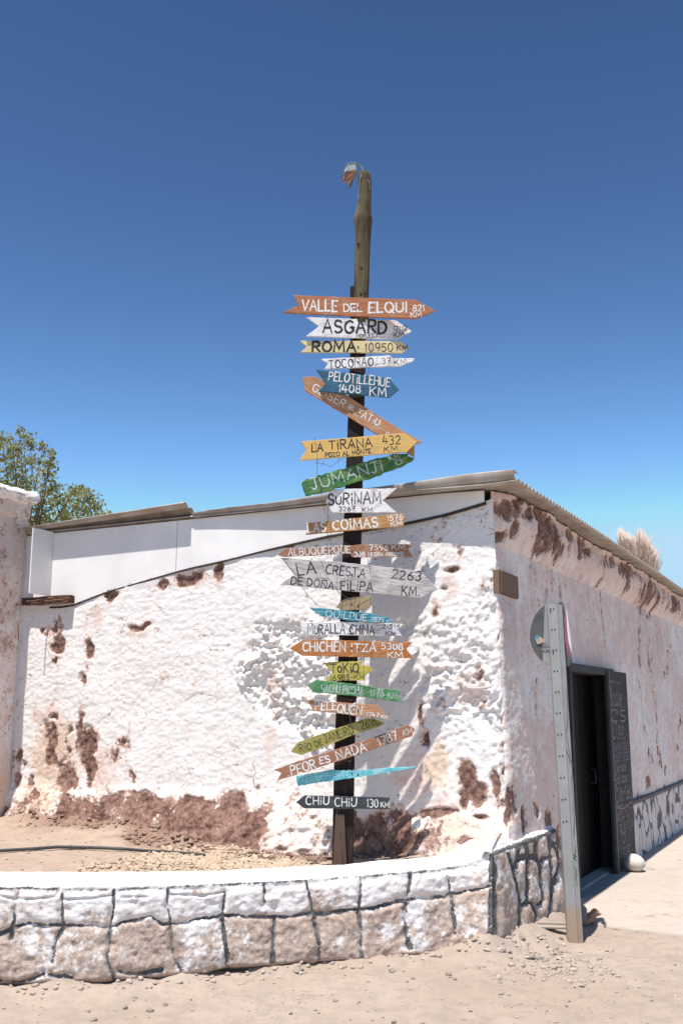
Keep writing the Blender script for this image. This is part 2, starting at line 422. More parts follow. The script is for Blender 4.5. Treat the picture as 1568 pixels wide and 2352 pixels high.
bb = sstep(-bandw, bandw, QY - base_up + (fbm(SS * 3.2, ZZ * 0 + 1, 4, 111) - 0.5) * 90)
flake = sstep(620, 650, PX) * sstep(800, 770, PX)
mud = np.maximum(mud, bb * front * (1 - 0.5 * flake) * np.where(PX < 150, 0.62, 0.95) * (0.42 + 1.05 * fbm(SS * 7, ZZ * 6, 4, 112)) * np.where(PX > 950, 0.55, 1))
for b in [(1022, 1335, 26, 55), (215, 1420, 24, 50), (318, 1445, 34, 24), (430, 1330, 60, 34), (497, 1320, 24, 34), (1020, 1870, 90, 100), (620, 1620, 20, 200), (240, 1780, 60, 120),
          (110, 1720, 60, 160), (960, 1800, 80, 100), (860, 1890, 90, 60), (1080, 1590, 60, 60)]:
    pink = np.maximum(pink, blob(*b, 0.9) * front * 0.62)
for b in [(90, 1840, 80, 50), (130, 1740, 70, 130), (1060, 1920, 110, 60), (1000, 1760, 40, 70)]:
    tan = np.maximum(tan, blob(*b, 0.8) * front * 0.8)
# the eroded rubble patch in the middle of the front wall
RUB = [(585, 1430), (700, 1405), (900, 1420), (1010, 1400), (1130, 1330), (1150, 1500), (1170, 1660), (1080, 1690), (960, 1650), (880, 1700), (760, 1760), (680, 1700), (600, 1660), (560, 1610), (522, 1530)]
rd = segdist(QX, QY, RUB + RUB[:1]); rub = np.where(inpoly(QX, QY, RUB), 1, -1) * rd
rubm = sstep(-6, 26, rub) * front
RUB2 = [(960, 1650), (1170, 1640), (1180, 1900), (1040, 1960), (820, 1960), (830, 1880), (960, 1760)]
rd2 = segdist(QX, QY, RUB2 + RUB2[:1]); rub2 = sstep(-10, 50, np.where(inpoly(QX, QY, RUB2), 1, -1) * rd2) * front * 0.25
edge_rough = sstep(1060, 1150, PX) * front * sstep(1180, 1330, PY) * 0.28
# displacement outwards
wx = fbm(SS * 13, ZZ * 13, 3, 91) * 2.2; wy = fbm(SS * 13 + 9, ZZ * 13, 3, 92) * 2.2
f1, f2 = worley(SS * 10 + wx, ZZ * 11 + wy, 3); g1, g2 = worley(SS * 24 + wx * 1.4, ZZ * 26 + wy * 1.4, 8)
lump = 0.048 * (1 - np.clip(f1, 0, 1) ** 1.2) * (0.25 + 1.3 * vn(SS * 6, ZZ * 6, 6)) + 0.022 * (1 - np.clip(g1, 0, 1) ** 1.1) + 0.05 * (fbm(SS * 3.5, ZZ * 4, 3, 12) - 0.5) + 0.024 * (fbm(SS * 40, ZZ * 44, 2, 13) - 0.5) - 0.048
lump = lump * (0.35 + 1.25 * vn(SS * 2.3 + 5, ZZ * 2.6, 15)) + 0.03 * (np.round(fbm(SS * 5, ZZ * 6, 3, 16) * 7) / 7 - 0.5) * 1.6
shz = sstep(800, 830, PX) * sstep(1010, 950, PX) * sstep(1380, 1480, PY)
D = 0.05 * (fbm(SS * 0.9, ZZ * 0.9, 3, 1) - 0.5) + 0.008 * (fbm(SS * 6, ZZ * 10, 4, 2) - 0.5) + 0.009 * (fbm(SS * 24, ZZ * 44, 3, 4) - 0.5)
D = D + lump * np.maximum(np.maximum(rubm, rub2), edge_rough) * (1 - 0.75 * shz)
mudd = sstep(0.40, 0.62, mud + (fbm(SS * 9, ZZ * 9, 3, 44) - 0.5) * 0.5)
D = D - 0.016 * mudd * front * (1 - bb * 0.3) + mudd * 0.02 * (fbm(SS * 30, ZZ * 30, 3, 14) - 0.5)
# slumped foot of the wall behind the bed
foot = front * sstep(1.0, 0.42, ZZ) * sstep(-0.9, -1.9, SS)
D = D + foot * (0.10 + 0.20 * fbm(SS * 3, ZZ * 2, 3, 51) + 0.07 * (fbm(SS * 12, ZZ * 14, 4, 52) - 0.5))
cl = front * sstep(-1.15, -0.7, SS) * sstep(0.95, 0.55, ZZ)
D = D + cl * (0.05 + 0.10 * fbm(SS * 4, ZZ * 4, 3, 72))
D = D + front * flake * bb * 0.05 * (fbm(SS * 16, ZZ * 16, 3, 71) - 0.4)
batter = np.interp(ZZ, [0, 0.75, 3.3], [0.055, 0.045, -0.05])
# side wall: rounded cornice moulding, cracks, drips
side = ~front
ramp = sstep(0.0, 0.35, SS) * side
th = np.clip((ZZ - 2.93) / 0.40, 0, 1)
corn = 0.125 * np.sin(np.clip(th * 1.15, 0, 1) * PI * 0.62) * (0.75 + 0.5 * vn(SS * 1.1, ZZ * 0 + 2, 61)) + th * 0.03 * (fbm(SS * 5, ZZ * 8, 4, 62) - 0.5) * 2
D = D + corn * ramp
D = D + side * 0.018 * (fbm(SS * 1.8, ZZ * 2.4, 3, 66) - 0.5)
smud = np.zeros_like(SS)
def sblob(x, y, rx, ry, soft=0.55, amp=0.5):
    qx = PX + jx * 26 * amp; qy = PY + jy * 40 * amp
    return sstep(1 + soft, 1 - soft, np.hypot((qx - x) / rx, (qy - y) / ry)) * side
for b in [(1170, 1165, 16, 26), (1215, 1180, 26, 16), (1236, 1225, 16, 46), (1262, 1235, 8, 36), (1300, 1225, 10, 14), (1330, 1255, 12, 24), (1350, 1270, 8, 14), (1385, 1290, 14, 18),
          (1420, 1310, 16, 18), (1478, 1365, 13, 42), (1502, 1390, 5, 34), (1545, 1390, 6, 14), (1200, 1150, 26, 12), (1180, 1215, 8, 22), (1280, 1265, 6, 22), (1195, 1880, 12, 38), (1222, 1860, 6, 25), (1250, 1880, 10, 28),
          (1480, 1800, 5, 18), (1520, 1770, 4, 12), (1170, 1840, 8, 50), (1160, 1230, 10, 14)]:
    smud = np.maximum(smud, sblob(*b))
drips = [[(1233, 1230), (1230, 1300)], [(1281, 1270), (1284, 1360)], [(1345, 1320), (1346, 1390)], [(1290, 1330), (1268, 1350), (1258, 1400)], [(1480, 1390), (1470, 1560), (1476, 1640), (1490, 1750)], [(1500, 1390), (1494, 1440), (1500, 1520), (1512, 1640)],
         [(1488, 1400), (1492, 1500), (1505, 1620), (1512, 1760)], [(1545, 1480), (1528, 1560)], [(1565, 1640), (1550, 1720)], [(1388, 1290), (1380, 1350)], [(1310, 1320), (1312, 1345)], [(1240, 1560), (1230, 1640)]]
for d in drips:
    dd = segdist(PX + jx * 12, PY + jy * 12, d)
    smud = np.maximum(smud, sstep(3.4, 0.6, dd) * side * 0.8)
streak = fbm(SS * 19, ZZ * 1.8, 4, 101)
hang = np.clip(sstep(3.36, 3.30, ZZ), 0, 1) * sstep(2.86, 3.14, ZZ) * side
smud = smud * (0.02 + 1.5 * streak) + hang * np.clip(fbm(SS * 2.6, ZZ * 0.8, 3, 102) * 1.7 - 0.62, 0, 1) * (0.2 + 1.6 * streak) * 1.35
smud = np.maximum(smud, side * sstep(3.0, 2.9, ZZ) * sstep(1.6, 2.9, ZZ) * np.clip(fbm(SS * 1.9, ZZ * 0.25, 2, 103) - 0.47, 0, 1) * 2.6 * np.clip(fbm(SS * 30, ZZ * 1.2, 3, 104) - 0.35, 0, 1) * 2.2)
smud = np.maximum(smud, side * sstep(0.9, 0.5, ZZ) * np.clip(fbm(SS * 7, ZZ * 5, 3, 105) - 0.4, 0, 1) * 2)
mud = np.maximum(mud, smud)
pink = np.maximum(pink, side * (0.40 + 0.35 * fbm(SS * 1.5, ZZ * 2.2, 3, 77) + 0.12 * th))
tan = np.maximum(tan, side * (0.55 * np.maximum(sstep(0.9, 0.45, ZZ), 0) + 0.42 * np.clip(th * 1.6, 0, 1) * (1 - 0.5 * vn(SS * 3, ZZ * 3, 88))))
D = D - 0.016 * sstep(0.35, 0.6, smud) * side + 0.022 * side * th * (fbm(SS * 11, ZZ * 7, 4, 106) - 0.5)
# build: rounded corner between the two faces
rad = 0.07
du = np.where(front, np.where(SS > -rad, (SS + rad), 0), 0.0)
ang = np.clip((SS + rad) / (2 * rad), 0, 1) * PI / 2
cu = -rad; cv = rad
U = np.where(SS < -rad, SS, np.where(SS > rad, 0.0, cu + rad * np.sin(ang)))
Vv = np.where(SS < -rad, 0.0, np.where(SS > rad, SS, cv - rad * np.cos(ang)))
NU = np.sin(ang); NV = -np.cos(ang)
Dd = D + batter * np.where(front, 0.6, 1.0) - 0.02
U = U + NU * Dd; Vv = Vv + NV * Dd
cmask = np.ones((NR - 1, len(sA) - 1), bool)
sc = 0.5 * (SS[:-1, :-1] + SS[1:, 1:]); zc = 0.5 * (ZZ[:-1, :-1] + ZZ[1:, 1:])
cmask &= ~((sc > DOOR[0]) & (sc < DOOR[1]) & (zc < DOOR[2]))
me = mesh_np('wall', np.stack([U, Vv, ZZ], -1).reshape(-1, 3), grid_faces(NR, len(sA), cmask), {'mud': mud, 'pink': pink, 'tan': tan})
link('wall', me, PLASTER, house, True)
# rear and far walls so the house is a closed volume
bm = bmesh.new()
add_box(bm, (-5.9, 6.5, 1.5), (0.3, 12.6, 3.3)); add_box(bm, (-2.9, 12.95, 1.6), (5.7, 0.3, 3.45))
for f in bm.faces: pass
o = bm_obj('rear_wall', bm, m_plain('rear_plaster', (0.7, 0.64, 0.6), 0.95, 0.1, 0.1, 4), house)

# white fascia panels between the sloping wall top and the roof
PANEL = m_plain('white_fascia_sheet', (0.80, 0.785, 0.765), 0.6, 0.3, 0.07, 2.5, 0, 0.05)
EAVEZ = 3.385
def prism_uz(bm, pts, v0, v1):
    a = [bm.verts.new((u, v0, z)) for u, z in pts]; b = [bm.verts.new((u, v1, z)) for u, z in pts]
    n = len(pts)
    bm.faces.new(a); bm.faces.new(b[::-1])
    for i in range(n): bm.faces.new((a[i], b[i], b[(i + 1) % n], a[(i + 1) % n]))
def panel(us, ue):
    k = max(2, int((ue - us) / 0.25))
    xs = np.linspace(us, ue, k)
    low = [(x, float(np.interp(x, tu, tz)) - 0.012) for x in xs]
    top = [(x, 3.372 if x < -0.3 else 3.36) for x in xs[::-1]]
    bm = bmesh.new(); prism_uz(bm, low + top, 0.030, 0.048)
    bm_obj('fascia_panel', bm, PANEL, house)
uJ = fr(400, 1300)[0]; uL = fr(104, 1300, -0.07)[0]
panel(uL - 0.4, uJ - 0.003); panel(uJ + 0.003, -1.55); panel(-1.544, -0.13)
bm = bmesh.new(); xs = np.linspace(uL, -0.12, 30)
prism_uz(bm, [(x, float(np.interp(x, tu, tz)) - 0.030) for x in xs] + [(x, float(np.interp(x, tu, tz)) - 0.014) for x in xs[::-1]], 0.022, 0.075)
bm_obj('panel_gap_shade', bm, m_plain('dark_gap_shade', (0.06, 0.045, 0.04), 0.8, 0.2, 0.3, 20), house)  # dark strip painting in the shaded drip gap under the panels
# short return panel in the inside corner at the left
zrp = fr(45, 1364, -0.25)[1]
bm = bmesh.new(); add_box(bm, (uL - 0.008, -0.115, (zrp + 3.385) / 2), (0.014, 0.28, 3.385 - zrp))
bm_obj('return_panel', bm, PANEL, house)

# corrugated tin roof: corrugations run parallel to the front wall
TIN = NT('galvanised_tin', 0.55, 0.4)
n1 = TIN.noise(5, 5); n2 = TIN.noise(40, 3)
TINM = TIN.done(TIN.mix(TIN.rng(n1, 0.35, 0.7), (0.44, 0.40, 0.36), (0.33, 0.27, 0.22)), TIN.bump(n2, 0.1, 0.004), None, 0.2)
def tin_sheet(name, uv_front, u0, u1, vend, z0, eave, pitch=0.10, amp=0.015, lift=0.0, thick=0.006, curl=0.0):
    us = np.concatenate([np.arange(u0, u1 - 0.3, 0.25), np.linspace(max(u0, u1 - 0.3), u1, 6)])
    nv = int((vend + 0.2) / (pitch / 6))
    top = []
    q = np.linspace(0, 1, nv)
    UU, QQ = np.meshgrid(us, q)
    vf = np.interp(UU, uv_front[0], uv_front[1])
    V0 = vf + (vend - vf) * QQ
    ue = np.interp(V0, eave[0], eave[1])
    UU = np.where(UU > u1 - 0.3, (u1 - 0.3) + (UU - (u1 - 0.3)) / 0.3 * (ue - (u1 - 0.3)), UU)
    Zs = z0 + lift + amp * np.sin(2 * PI * V0 / pitch) + 0.012 * (fbm(UU * 0.8, V0 * 0.8, 2, 91) - 0.5)
    Zs = Zs + curl * np.exp(-((V0 - vf) / 0.16) ** 2) * np.clip((UU - u0) / (u1 - u0), 0, 1)
    Vt = np.stack([UU, V0, Zs], -1).reshape(-1, 3)
    me = mesh_np(name, Vt, grid_faces(nv, len(us)))
    o = link(name, me, TINM, house, True)
    md = o.modifiers.new('thickness', 'SOLIDIFY'); md.thickness = thick; md.offset = 1
    return o
eave_v = [-0.3, 0.0, 2.5, 5.8, 6.6, 8.6, 14]
eave_u = [0.20, 0.195, 0.205, 0.195, 0.19, 0.17, 0.17]
tin_sheet('tin_roof', ([-7, -3.0, -1.5, 0.2], [0.01, 0.0, -0.05, -0.14]), -6.3, 0.19, 13.2, EAVEZ, (eave_v, eave_u))
tin_sheet('overlapping_tin_sheet', ([-7, -4.6, -3.0], [-0.07, -0.09, -0.10]), -5.15, -2.98, 1.2, EAVEZ + 0.028, ([-1, 20], [-2.98, -2.98]), lift=0.0, curl=0.085)
# rolled barge sheet along the front edge near the corner
bm = bmesh.new()
pts = [(-2.95 + 3.13 * k / 16, float(np.interp(-2.95 + 3.13 * k / 16, [-3.0, -1.5, 0.2], [0.0, -0.05, -0.14])) - 0.003, EAVEZ + 0.022 + 0.006 * math.sin(k)) for k in range(17)]
rows = []
for (x, y, z) in pts:
    w = 0.02 + 0.055 * min(1, max(0, (x + 2.9) / 2.2))
    rows.append([bm.verts.new((x, y + 0.09, z + w * 0.66)), bm.verts.new((x, y - 0.012, z + w * 0.78)), bm.verts.new((x, y - 0.018, z + w * 0.66)), bm.verts.new((x, y + 0.004, z - 0.004)), bm.verts.new((x, y + 0.022, z - 0.030))])
for a, b in zip(rows[:-1], rows[1:]):
    for k in range(4): bm.faces.new((a[k], a[k + 1], b[k + 1], b[k]))
o = bm_obj('barge_sheet', bm, TINM, house, True)
md = o.modifiers.new('thickness', 'SOLIDIFY'); md.thickness = 0.004

# doorway: dark steel frame, recessed dark leaf
FRAME = m_plain('grey_door_steel', (0.040, 0.041, 0.043), 0.7, 0.25, 0.25, 14)
LEAF = m_wood('black_door_timber', (0.006, 0.005, 0.005), (0.014, 0.006, 0.006), None, 0.7, 0, (30, 30, 1.2), 0.6)
dr = empty('door'); dr.parent = house
v0, v1, zt = DOOR
bm = bmesh.new()
for k in range(9):
    w = (v1 - v0 - 0.02) / 9
    add_box(bm, (-0.16 - 0.004 * (k % 2), v0 + 0.01 + w * (k + 0.5), zt / 2), (0.03, w - 0.008, zt))
bm_obj('leaf', bm, LEAF, dr)
bm = bmesh.new()
add_box(bm, (-0.02, (v0 + v1) / 2, zt - 0.005), (0.20, v1 - v0 + 0.12, 0.075))
add_box(bm, (-0.02, v0 - 0.01, zt / 2 - 0.045), (0.20, 0.07, zt - 0.01)); add_box(bm, (-0.02, v1 + 0.01, zt / 2 - 0.045), (0.20, 0.07, zt - 0.01))
bevel(bm, 0.004)
bm_obj('frame', bm, FRAME, dr)
bm = bmesh.new(); add_tube(bm, [(-0.14, v1 - 0.25, 1.02), (-0.095, v1 - 0.25, 1.02), (-0.095, v1 - 0.25, 0.88), (-0.14, v1 - 0.25, 0.88)], 0.01)
bm_obj('handle', bm, FRAME, dr)
bm = bmesh.new(); add_box(bm, (-0.10, (v0 + v1) / 2, 0.002), (0.20, v1 - v0 + 0.1, 0.04)); bevel(bm, 0.006)
bm_obj('threshold', bm, CONCRETE, dr)

# timber lintel stub set on the low left end of the wall
t_ = m_wood('cracked_lintel', (0.12, 0.06, 0.035), (0.30, 0.16, 0.10), (0.045, 0.03, 0.022), 0.7, 0.1, (40, 4, 40))
a = fr(50, 1387, -0.06); b = fr(157, 1369, -0.06)
bm = bmesh.new(); vs = add_box(bm, ((a[0] + b[0]) / 2, 0.10, (a[1] + b[1]) / 2), (b[0] - a[0], 0.32, 0.072))
bmesh.ops.subdivide_edges(bm, edges=list(bm.edges), cuts=7, use_grid_fill=True)
for v in bm.verts: v.co += Vector((random.Random(v.index).uniform(-.006, .006), random.Random(v.index + 99).uniform(-.008, .008), random.Random(v.index + 7).uniform(-.005, .005)))
bm_obj('lintel', bm, t_, house)

# painted stone plinth on the side wall beyond the door
P = NT('painted_stone_plinth', 0.9, 0.15)
vc = P.coord((1, 1, 1))
sw = P.noise(3, 2); ve = P.t.nodes.new('ShaderNodeTexVoronoi'); ve.feature = 'DISTANCE_TO_EDGE'; ve.inputs['Scale'].default_value = 1.0
mp = P.t.nodes.new('ShaderNodeMapping'); P.t.links.new(P.tc.outputs['Object'], mp.inputs[0]); mp.inputs['Scale'].default_value = (0.01, 4.6, 2.0)
P.t.links.new(mp.outputs[0], ve.inputs['Vector'])
fl = P.rng(P.math('ADD', ve.outputs['Distance'], P.math('MULTIPLY', P.math('SUBTRACT', P.noise(12, 3), 0.5), 0.05)), 0.034, 0.058)
pm = P.mix(fl, P.mix(P.noise(30, 3), (0.14, 0.12, 0.115), (0.20, 0.175, 0.165)), P.mix(P.noise(4, 3), (0.62, 0.56, 0.54), (0.70, 0.66, 0.64)))
PLM = P.done(pm, P.bump(P.math('ADD', P.rng(ve.outputs['Distance'], 0.0, 0.35), P.math('MULTIPLY', P.noise(40, 3), 0.2)), 0.8, 0.03))
vs_ = np.arange(4.05, 13.0, 0.03); zs_ = np.linspace(-0.03, 0.60, 26)
VV, Z2 = np.meshgrid(vs_, zs_)
f1, f2 = worley(VV * 4.6, Z2 * 2.0, 15)
uu = 0.045 + 0.02 * sstep(0, 0.35, f2 - f1) + 0.01 * (fbm(VV * 8, Z2 * 8, 3, 5) - 0.5) + 0.02 * (0.6 - Z2)
uu[-1, :] = 0.02
me = mesh_np('plinth', np.stack([uu, VV, Z2 + np.where(Z2 > 0.55, 0.012 * vn(VV * 2, Z2, 5), 0)], -1).reshape(-1, 3), grid_faces(len(zs_), len(vs_)))
link('plinth', me, PLM, house, True)
bm = bmesh.new(); add_box(bm, (0.035, 8.5, 0.605), (0.07, 8.90, 0.05)); bevel(bm, 0.012)
bm_obj('plinth_band', bm, m_plain('grey_band', (0.17, 0.15, 0.145), 0.9, 0.1, 0.3, 12), house)

# ------------------------------------------------------------------ neighbour's wall at the left edge
UPI = fr(58, 1400)[0] - 0.02
nw = empty('boundary_wall', tuple(world(np.array(UPI), np.array(-0.1), np.array(0.0))), HR)
tag(nw, 'tall plastered boundary wall with a projecting cap at the left edge, meeting the house front', 'wall')
ztp = on_plane(62, 1150, world(np.array(UPI), np.array(0), np.array(0)), L)[2]
vs_ = np.arange(-3.4, 0.12, 0.018); zs_ = np.linspace(0.2, ztp - 0.04, 175)
VV, Z2 = np.meshgrid(vs_, zs_)
prof = np.interp(Z2, [0, ztp - 0.42, ztp - 0.30, ztp - 0.20, ztp - 0.17, ztp], [0.0, 0.0, 0.02, 0.03, 0.05, 0.06])
uu = -0.03 + prof + 0.03 * (fbm(VV * 1.5, Z2 * 1.5, 3, 8) - 0.5) + 0.014 * (fbm(VV * 9, Z2 * 9, 4, 9) - 0.5) + 0.008 * (fbm(VV * 30, Z2 * 30, 2, 10) - 0.5) + 0.05 * sstep(1.3, 0.5, Z2)
uu[:, -1] -= 0.35
a_t = 0.26 + 0.5 * (fbm(VV * 3, Z2 * 3, 3, 18) - 0.4) + 0.45 * sstep(1.4, 0.6, Z2) + 0.35 * sstep(ztp - 0.5, ztp - 0.2, Z2); a_m = sstep(0.9, 0.45, Z2) * 0.5
me = mesh_np('wall_face', np.stack([uu, VV, Z2], -1).reshape(-1, 3), grid_faces(len(zs_), len(vs_)), {'mud': np.maximum(a_m, np.clip(fbm(VV * 5, Z2 * 4, 4, 19) * 1.6 - 0.62, 0, 0.42)), 'pink': 0.55 + 0 * Z2, 'tan': a_t})
link('wall_face', me, PLASTER, nw, True)
bm = bmesh.new(); add_box(bm, (-0.25, -1.62, (ztp - 0.1) / 2), (0.42, 3.5, ztp - 0.12))
bm_obj('wall_core', bm, PLASTER, nw)
vs_ = np.arange(-3.4, 0.24, 0.02); k = 22
an = np.linspace(-0.5 * PI, 1.0 * PI, k)
VV, AA = np.meshgrid(vs_, an)
rr = 0.070 * (1 + 0.5 * (fbm(VV * 7, AA * 1.5, 3, 33) - 0.5) + 0.5 * (fbm(VV * 22, AA * 4, 3, 34) - 0.5))
uu = 0.015 + rr * np.cos(AA) - np.where(AA > PI / 2, (AA - PI / 2) * 0.25, 0); zz2 = ztp + 0.03 + rr * np.sin(AA) - np.where(AA > PI / 2, (AA - PI / 2) * 0.0, 0)
zz2 = np.where(AA > PI / 2, ztp + 0.105, zz2)
VV = np.where(VV > 0.2, 0.2 + 0 * VV, VV); 
fe = sstep(0.13, 0.215, VV); uu = uu * (1 - fe * 0.4) ; zz2 = zz2 * (1 - fe) + (ztp + 0.03) * fe
me = mesh_np('cap', np.stack([uu, VV, zz2], -1).reshape(-1, 3), grid_faces(k, len(vs_)), {'mud': np.clip(fbm(VV * 9, AA * 3, 3, 35) - 0.3, 0, 1), 'pink': 0.2 + 0 * VV, 'tan': 0.45 + 0 * VV})
link('cap', me, PLASTER, nw, True)
bm = bmesh.new(); add_box(bm, (0.05, 0.22, ztp - 0.33), (0.10, 0.3, 0.02)); bevel(bm, 0.003)
bm_obj('slate_ledge', bm, m_plain('yellowish_slate', (0.5, 0.4, 0.24), 0.9, 0.1, 0.2, 10), nw)

# ------------------------------------------------------------------ low whitewashed stone wall round the bed
XB = [-260, -60, 0, 145, 280, 415, 515, 625, 740, 844, 934, 1000, 1064, 1100, 1129]
YB = [2290, 2275, 2272, 2268, 2264, 2250, 2234, 2228, 2216, 2220, 2205, 2204, 2190, 2172, 2155]
XT = [-260, 0, 145, 280, 415, 515, 625, 740, 844, 934, 1000, 1064, 1100, 1129]
YT = [2042, 2037, 2037, 2036, 2034, 2030, 2026, 2019, 2010, 2004, 1996, 1985, 1974, 1962]
smx = np.arange(-250, 1129.1, 3.1); smx[-1] = 1129
YBs = np.interp(smx, XB, YB)
depth = np.array([on_z(x, y)[1] for x, y in zip([-260, 0, 280, 515, 740, 934, 1040], [2290, 2272, 2262, 2238, 2216, 2200, 2185])])
dep = np.interp(smx, [-260, 0, 280, 515, 740, 934, 1040, 1129], list(depth) + [7.20])
ker = np.ones(31) / 31
dep = np.convolve(np.pad(dep, 15, mode='edge'), ker, 'valid'); dep[-1] = 7.2
baseP = np.array([on_y(x, y, d) for x, y, d in zip(smx, YBs, dep)])
topP = np.array([on_y(x, y, d) for x, y, d in zip(smx, np.interp(smx, XT, YT), dep)])
baseP[:, 2] -= 0.02
tang = np.gradient(baseP[:, :2], axis=0); tang /= np.linalg.norm(tang, axis=1)[:, None]
nrm2 = np.stack([tang[:, 1], -tang[:, 0]], -1)          # towards the street
def Zc(x, y): return (x / 2.0, 1856.8 + y / 2.0)        # first close-up -> measuring grid
def Zd(x, y): return Zc(x + 1568, y)
J = [[(85, 370), (60, 535), (50, 600)], [(290, 395), (290, 540), (262, 600), (240, 700)], [(525, 380), (510, 540), (495, 680), (530, 790)], [(770, 370), (785, 540), (790, 650), (825, 740)],
     [(1035, 380), (1025, 500), (1035, 600), (1045, 730)], [(1215, 340), (1210, 435)], [(1262, 490), (1250, 700)], [(1410, 340), (1445, 490), (1465, 720)],
     [(0, 580), (60, 545), (130, 530), (290, 532), (420, 545), (520, 545), (560, 525), (700, 495), (750, 530), (810, 525), (1010, 492), (1100, 492), (1330, 495), (1440, 480), (1568, 465)],
     [(0, 790), (90, 800), (200, 760)], [(230, 760), (330, 775)], [(555, 745), (640, 755), (740, 740)], [(-200, 560), (0, 580)], [(-100, 380), (-120, 760)], [(-330, 380), (-300, 560), (-330, 780)]]
J = [[Zc(*p) for p in q] for q in J]
J += [[Zd(*p) for p in q] for q in [[(90, 320), (75, 480), (90, 690)], [(320, 300), (290, 480), (310, 640)], [(490, 290), (505, 400), (520, 570)], [(0, 465), (120, 465), (300, 415), (480, 398), (600, 375), (690, 355)]]]
LIPJ = [Zc(*p) for p in [(-500, 372), (0, 368), (300, 372), (560, 375), (800, 362), (1030, 350), (1200, 340), (1400, 332), (1568, 322)]] + [Zd(*p) for p in [(150, 312), (310, 296), (480, 282), (640, 256), (700, 232)]]
CRACK = [[Zc(*p) for p in [(-60, 395), (0, 402), (60, 415), (160, 418), (262, 405), (275, 360), (288, 322)]], [Zc(*p) for p in [(780, 395), (850, 398), (930, 402), (1030, 385)]], [Zc(*p) for p in [(300, 420), (420, 415), (520, 400)]], [Zc(*p) for p in [(560, 408), (640, 405), (680, 408)]]]
nfr = 74
T1 = np.linspace(0, 1, nfr)
def lowface(BP, TP, NRM, first_px=None):
    """front grid: rows up the face, measured joints recessed and painted, stones bulging"""
    P3 = BP[None] + (TP - BP)[None] * T1[:, None, None]
    v = P3 - EY; f = v @ FW
    X = 784 + FPX * (v @ RT) / f; Y = 1176 - FPX * (v @ UP) / f
    return P3, X, Y
P3, X, Y = lowface(baseP, topP, nrm2)
sarc = np.concatenate([[0], np.cumsum(np.linalg.norm(np.diff(baseP, axis=0), axis=1))])
SA = np.broadcast_to(sarc, X.shape); ZA = P3[..., 2]
jn = (fbm(SA * 9, ZA * 9, 3, 3) - 0.5) * 9; jm = (fbm(SA * 9 + 50, ZA * 9, 3, 4) - 0.5) * 9
dj = np.full(X.shape, 1e9)
for q in J: dj = np.minimum(dj, segdist(X + jn, Y + jm, q))
dl = segdist(X + jn * 0.5, Y + jm * 0.5, LIPJ)
dc = np.full(X.shape, 1e9)
for q in CRACK: dc = np.minimum(dc, segdist(X + jn * 0.3, Y + jm * 0.3, q))
Tm = np.broadcast_to(T1[:, None], X.shape)
cornertaper = sstep(1129, 1118, X)
disp = 0.018 * (1 - np.exp(-(dj / 7.0) ** 2)) * sstep(0.97, 0.88, Tm) + 0.024 * (fbm(SA * 5, ZA * 7, 4, 41) - 0.5) + 0.012 * (0.35 - np.abs(fbm(SA * 11, ZA * 13, 3, 40) - 0.5) * 2) + 0.012 * (fbm(SA * 30, ZA * 30, 3, 42) - 0.5)
disp = disp - 0.016 * np.exp(-(dc / 2.6) ** 2) - 0.09 * sstep(0.13, 0.0, Tm) * (0.3 + 1.1 * fbm(SA * 3.5, ZA * 0, 3, 43)) - 0.012
disp = disp + 0.02 * sstep(0.6, 0.2, Tm)
disp = disp * cornertaper
midy0 = np.where(X > 784, np.interp(X, [q[0] for q in J[-1]], [q[1] for q in J[-1]]), np.interp(X, [q[0] for q in J[8]], [q[1] for q in J[8]]))
jw = (2.6 + 3.6 * fbm(SA * 4, ZA * 5, 2, 45)) * (1 + 0.75 * sstep(-4, 14, Y - midy0))
grey = np.maximum(np.exp(-(dj / jw) ** 2) * (0.30 + 1.05 * fbm(SA * 6, ZA * 6, 3, 46)), np.exp(-(dl / 4.6) ** 2) * (0.25 + 0.75 * fbm(SA * 7, ZA * 3, 3, 47)))
grey = np.maximum(grey, np.exp(-(np.hypot(X - 1126, 0) / 6) ** 2) * 0.9)
grey = grey * sstep(0.02, 0.1, Tm)
stone_id = fbm(SA * 2.2, ZA * 1.2, 2, 48)
midy = np.interp(X, [q[0] for q in J[8]], [q[1] for q in J[8]]); midy = np.where(X > 784, np.interp(X, [q[0] for q in J[-1]], [q[1] for q in J[-1]]), midy)
lower = sstep(-8, 8, Y - midy)
bare = 0.24 + 0.6 * (stone_id - 0.45) + lower * (0.36 + 0.7 * (stone_id - 0.45)) + 0.3 * sstep(0.25, 0.05, Tm)
bare = bare - 0.25 * sstep(0.78, 0.9, Tm) + 0.5 * np.exp(-(np.hypot((X - 450) / 25, (Y - 2047) / 10)) ** 2)
tanw = np.clip(0.25 + 0.9 * (fbm(SA * 1.4, ZA * 2, 3, 49) - 0.5) + 0.5 * sstep(560, 1000, X) * lower + 0.3 * sstep(0.2, 0.0, Tm), 0, 1)
P3 = P3.copy(); P3[..., 0] += nrm2[None, :, 0] * disp; P3[..., 1] += nrm2[None, :, 1] * disp
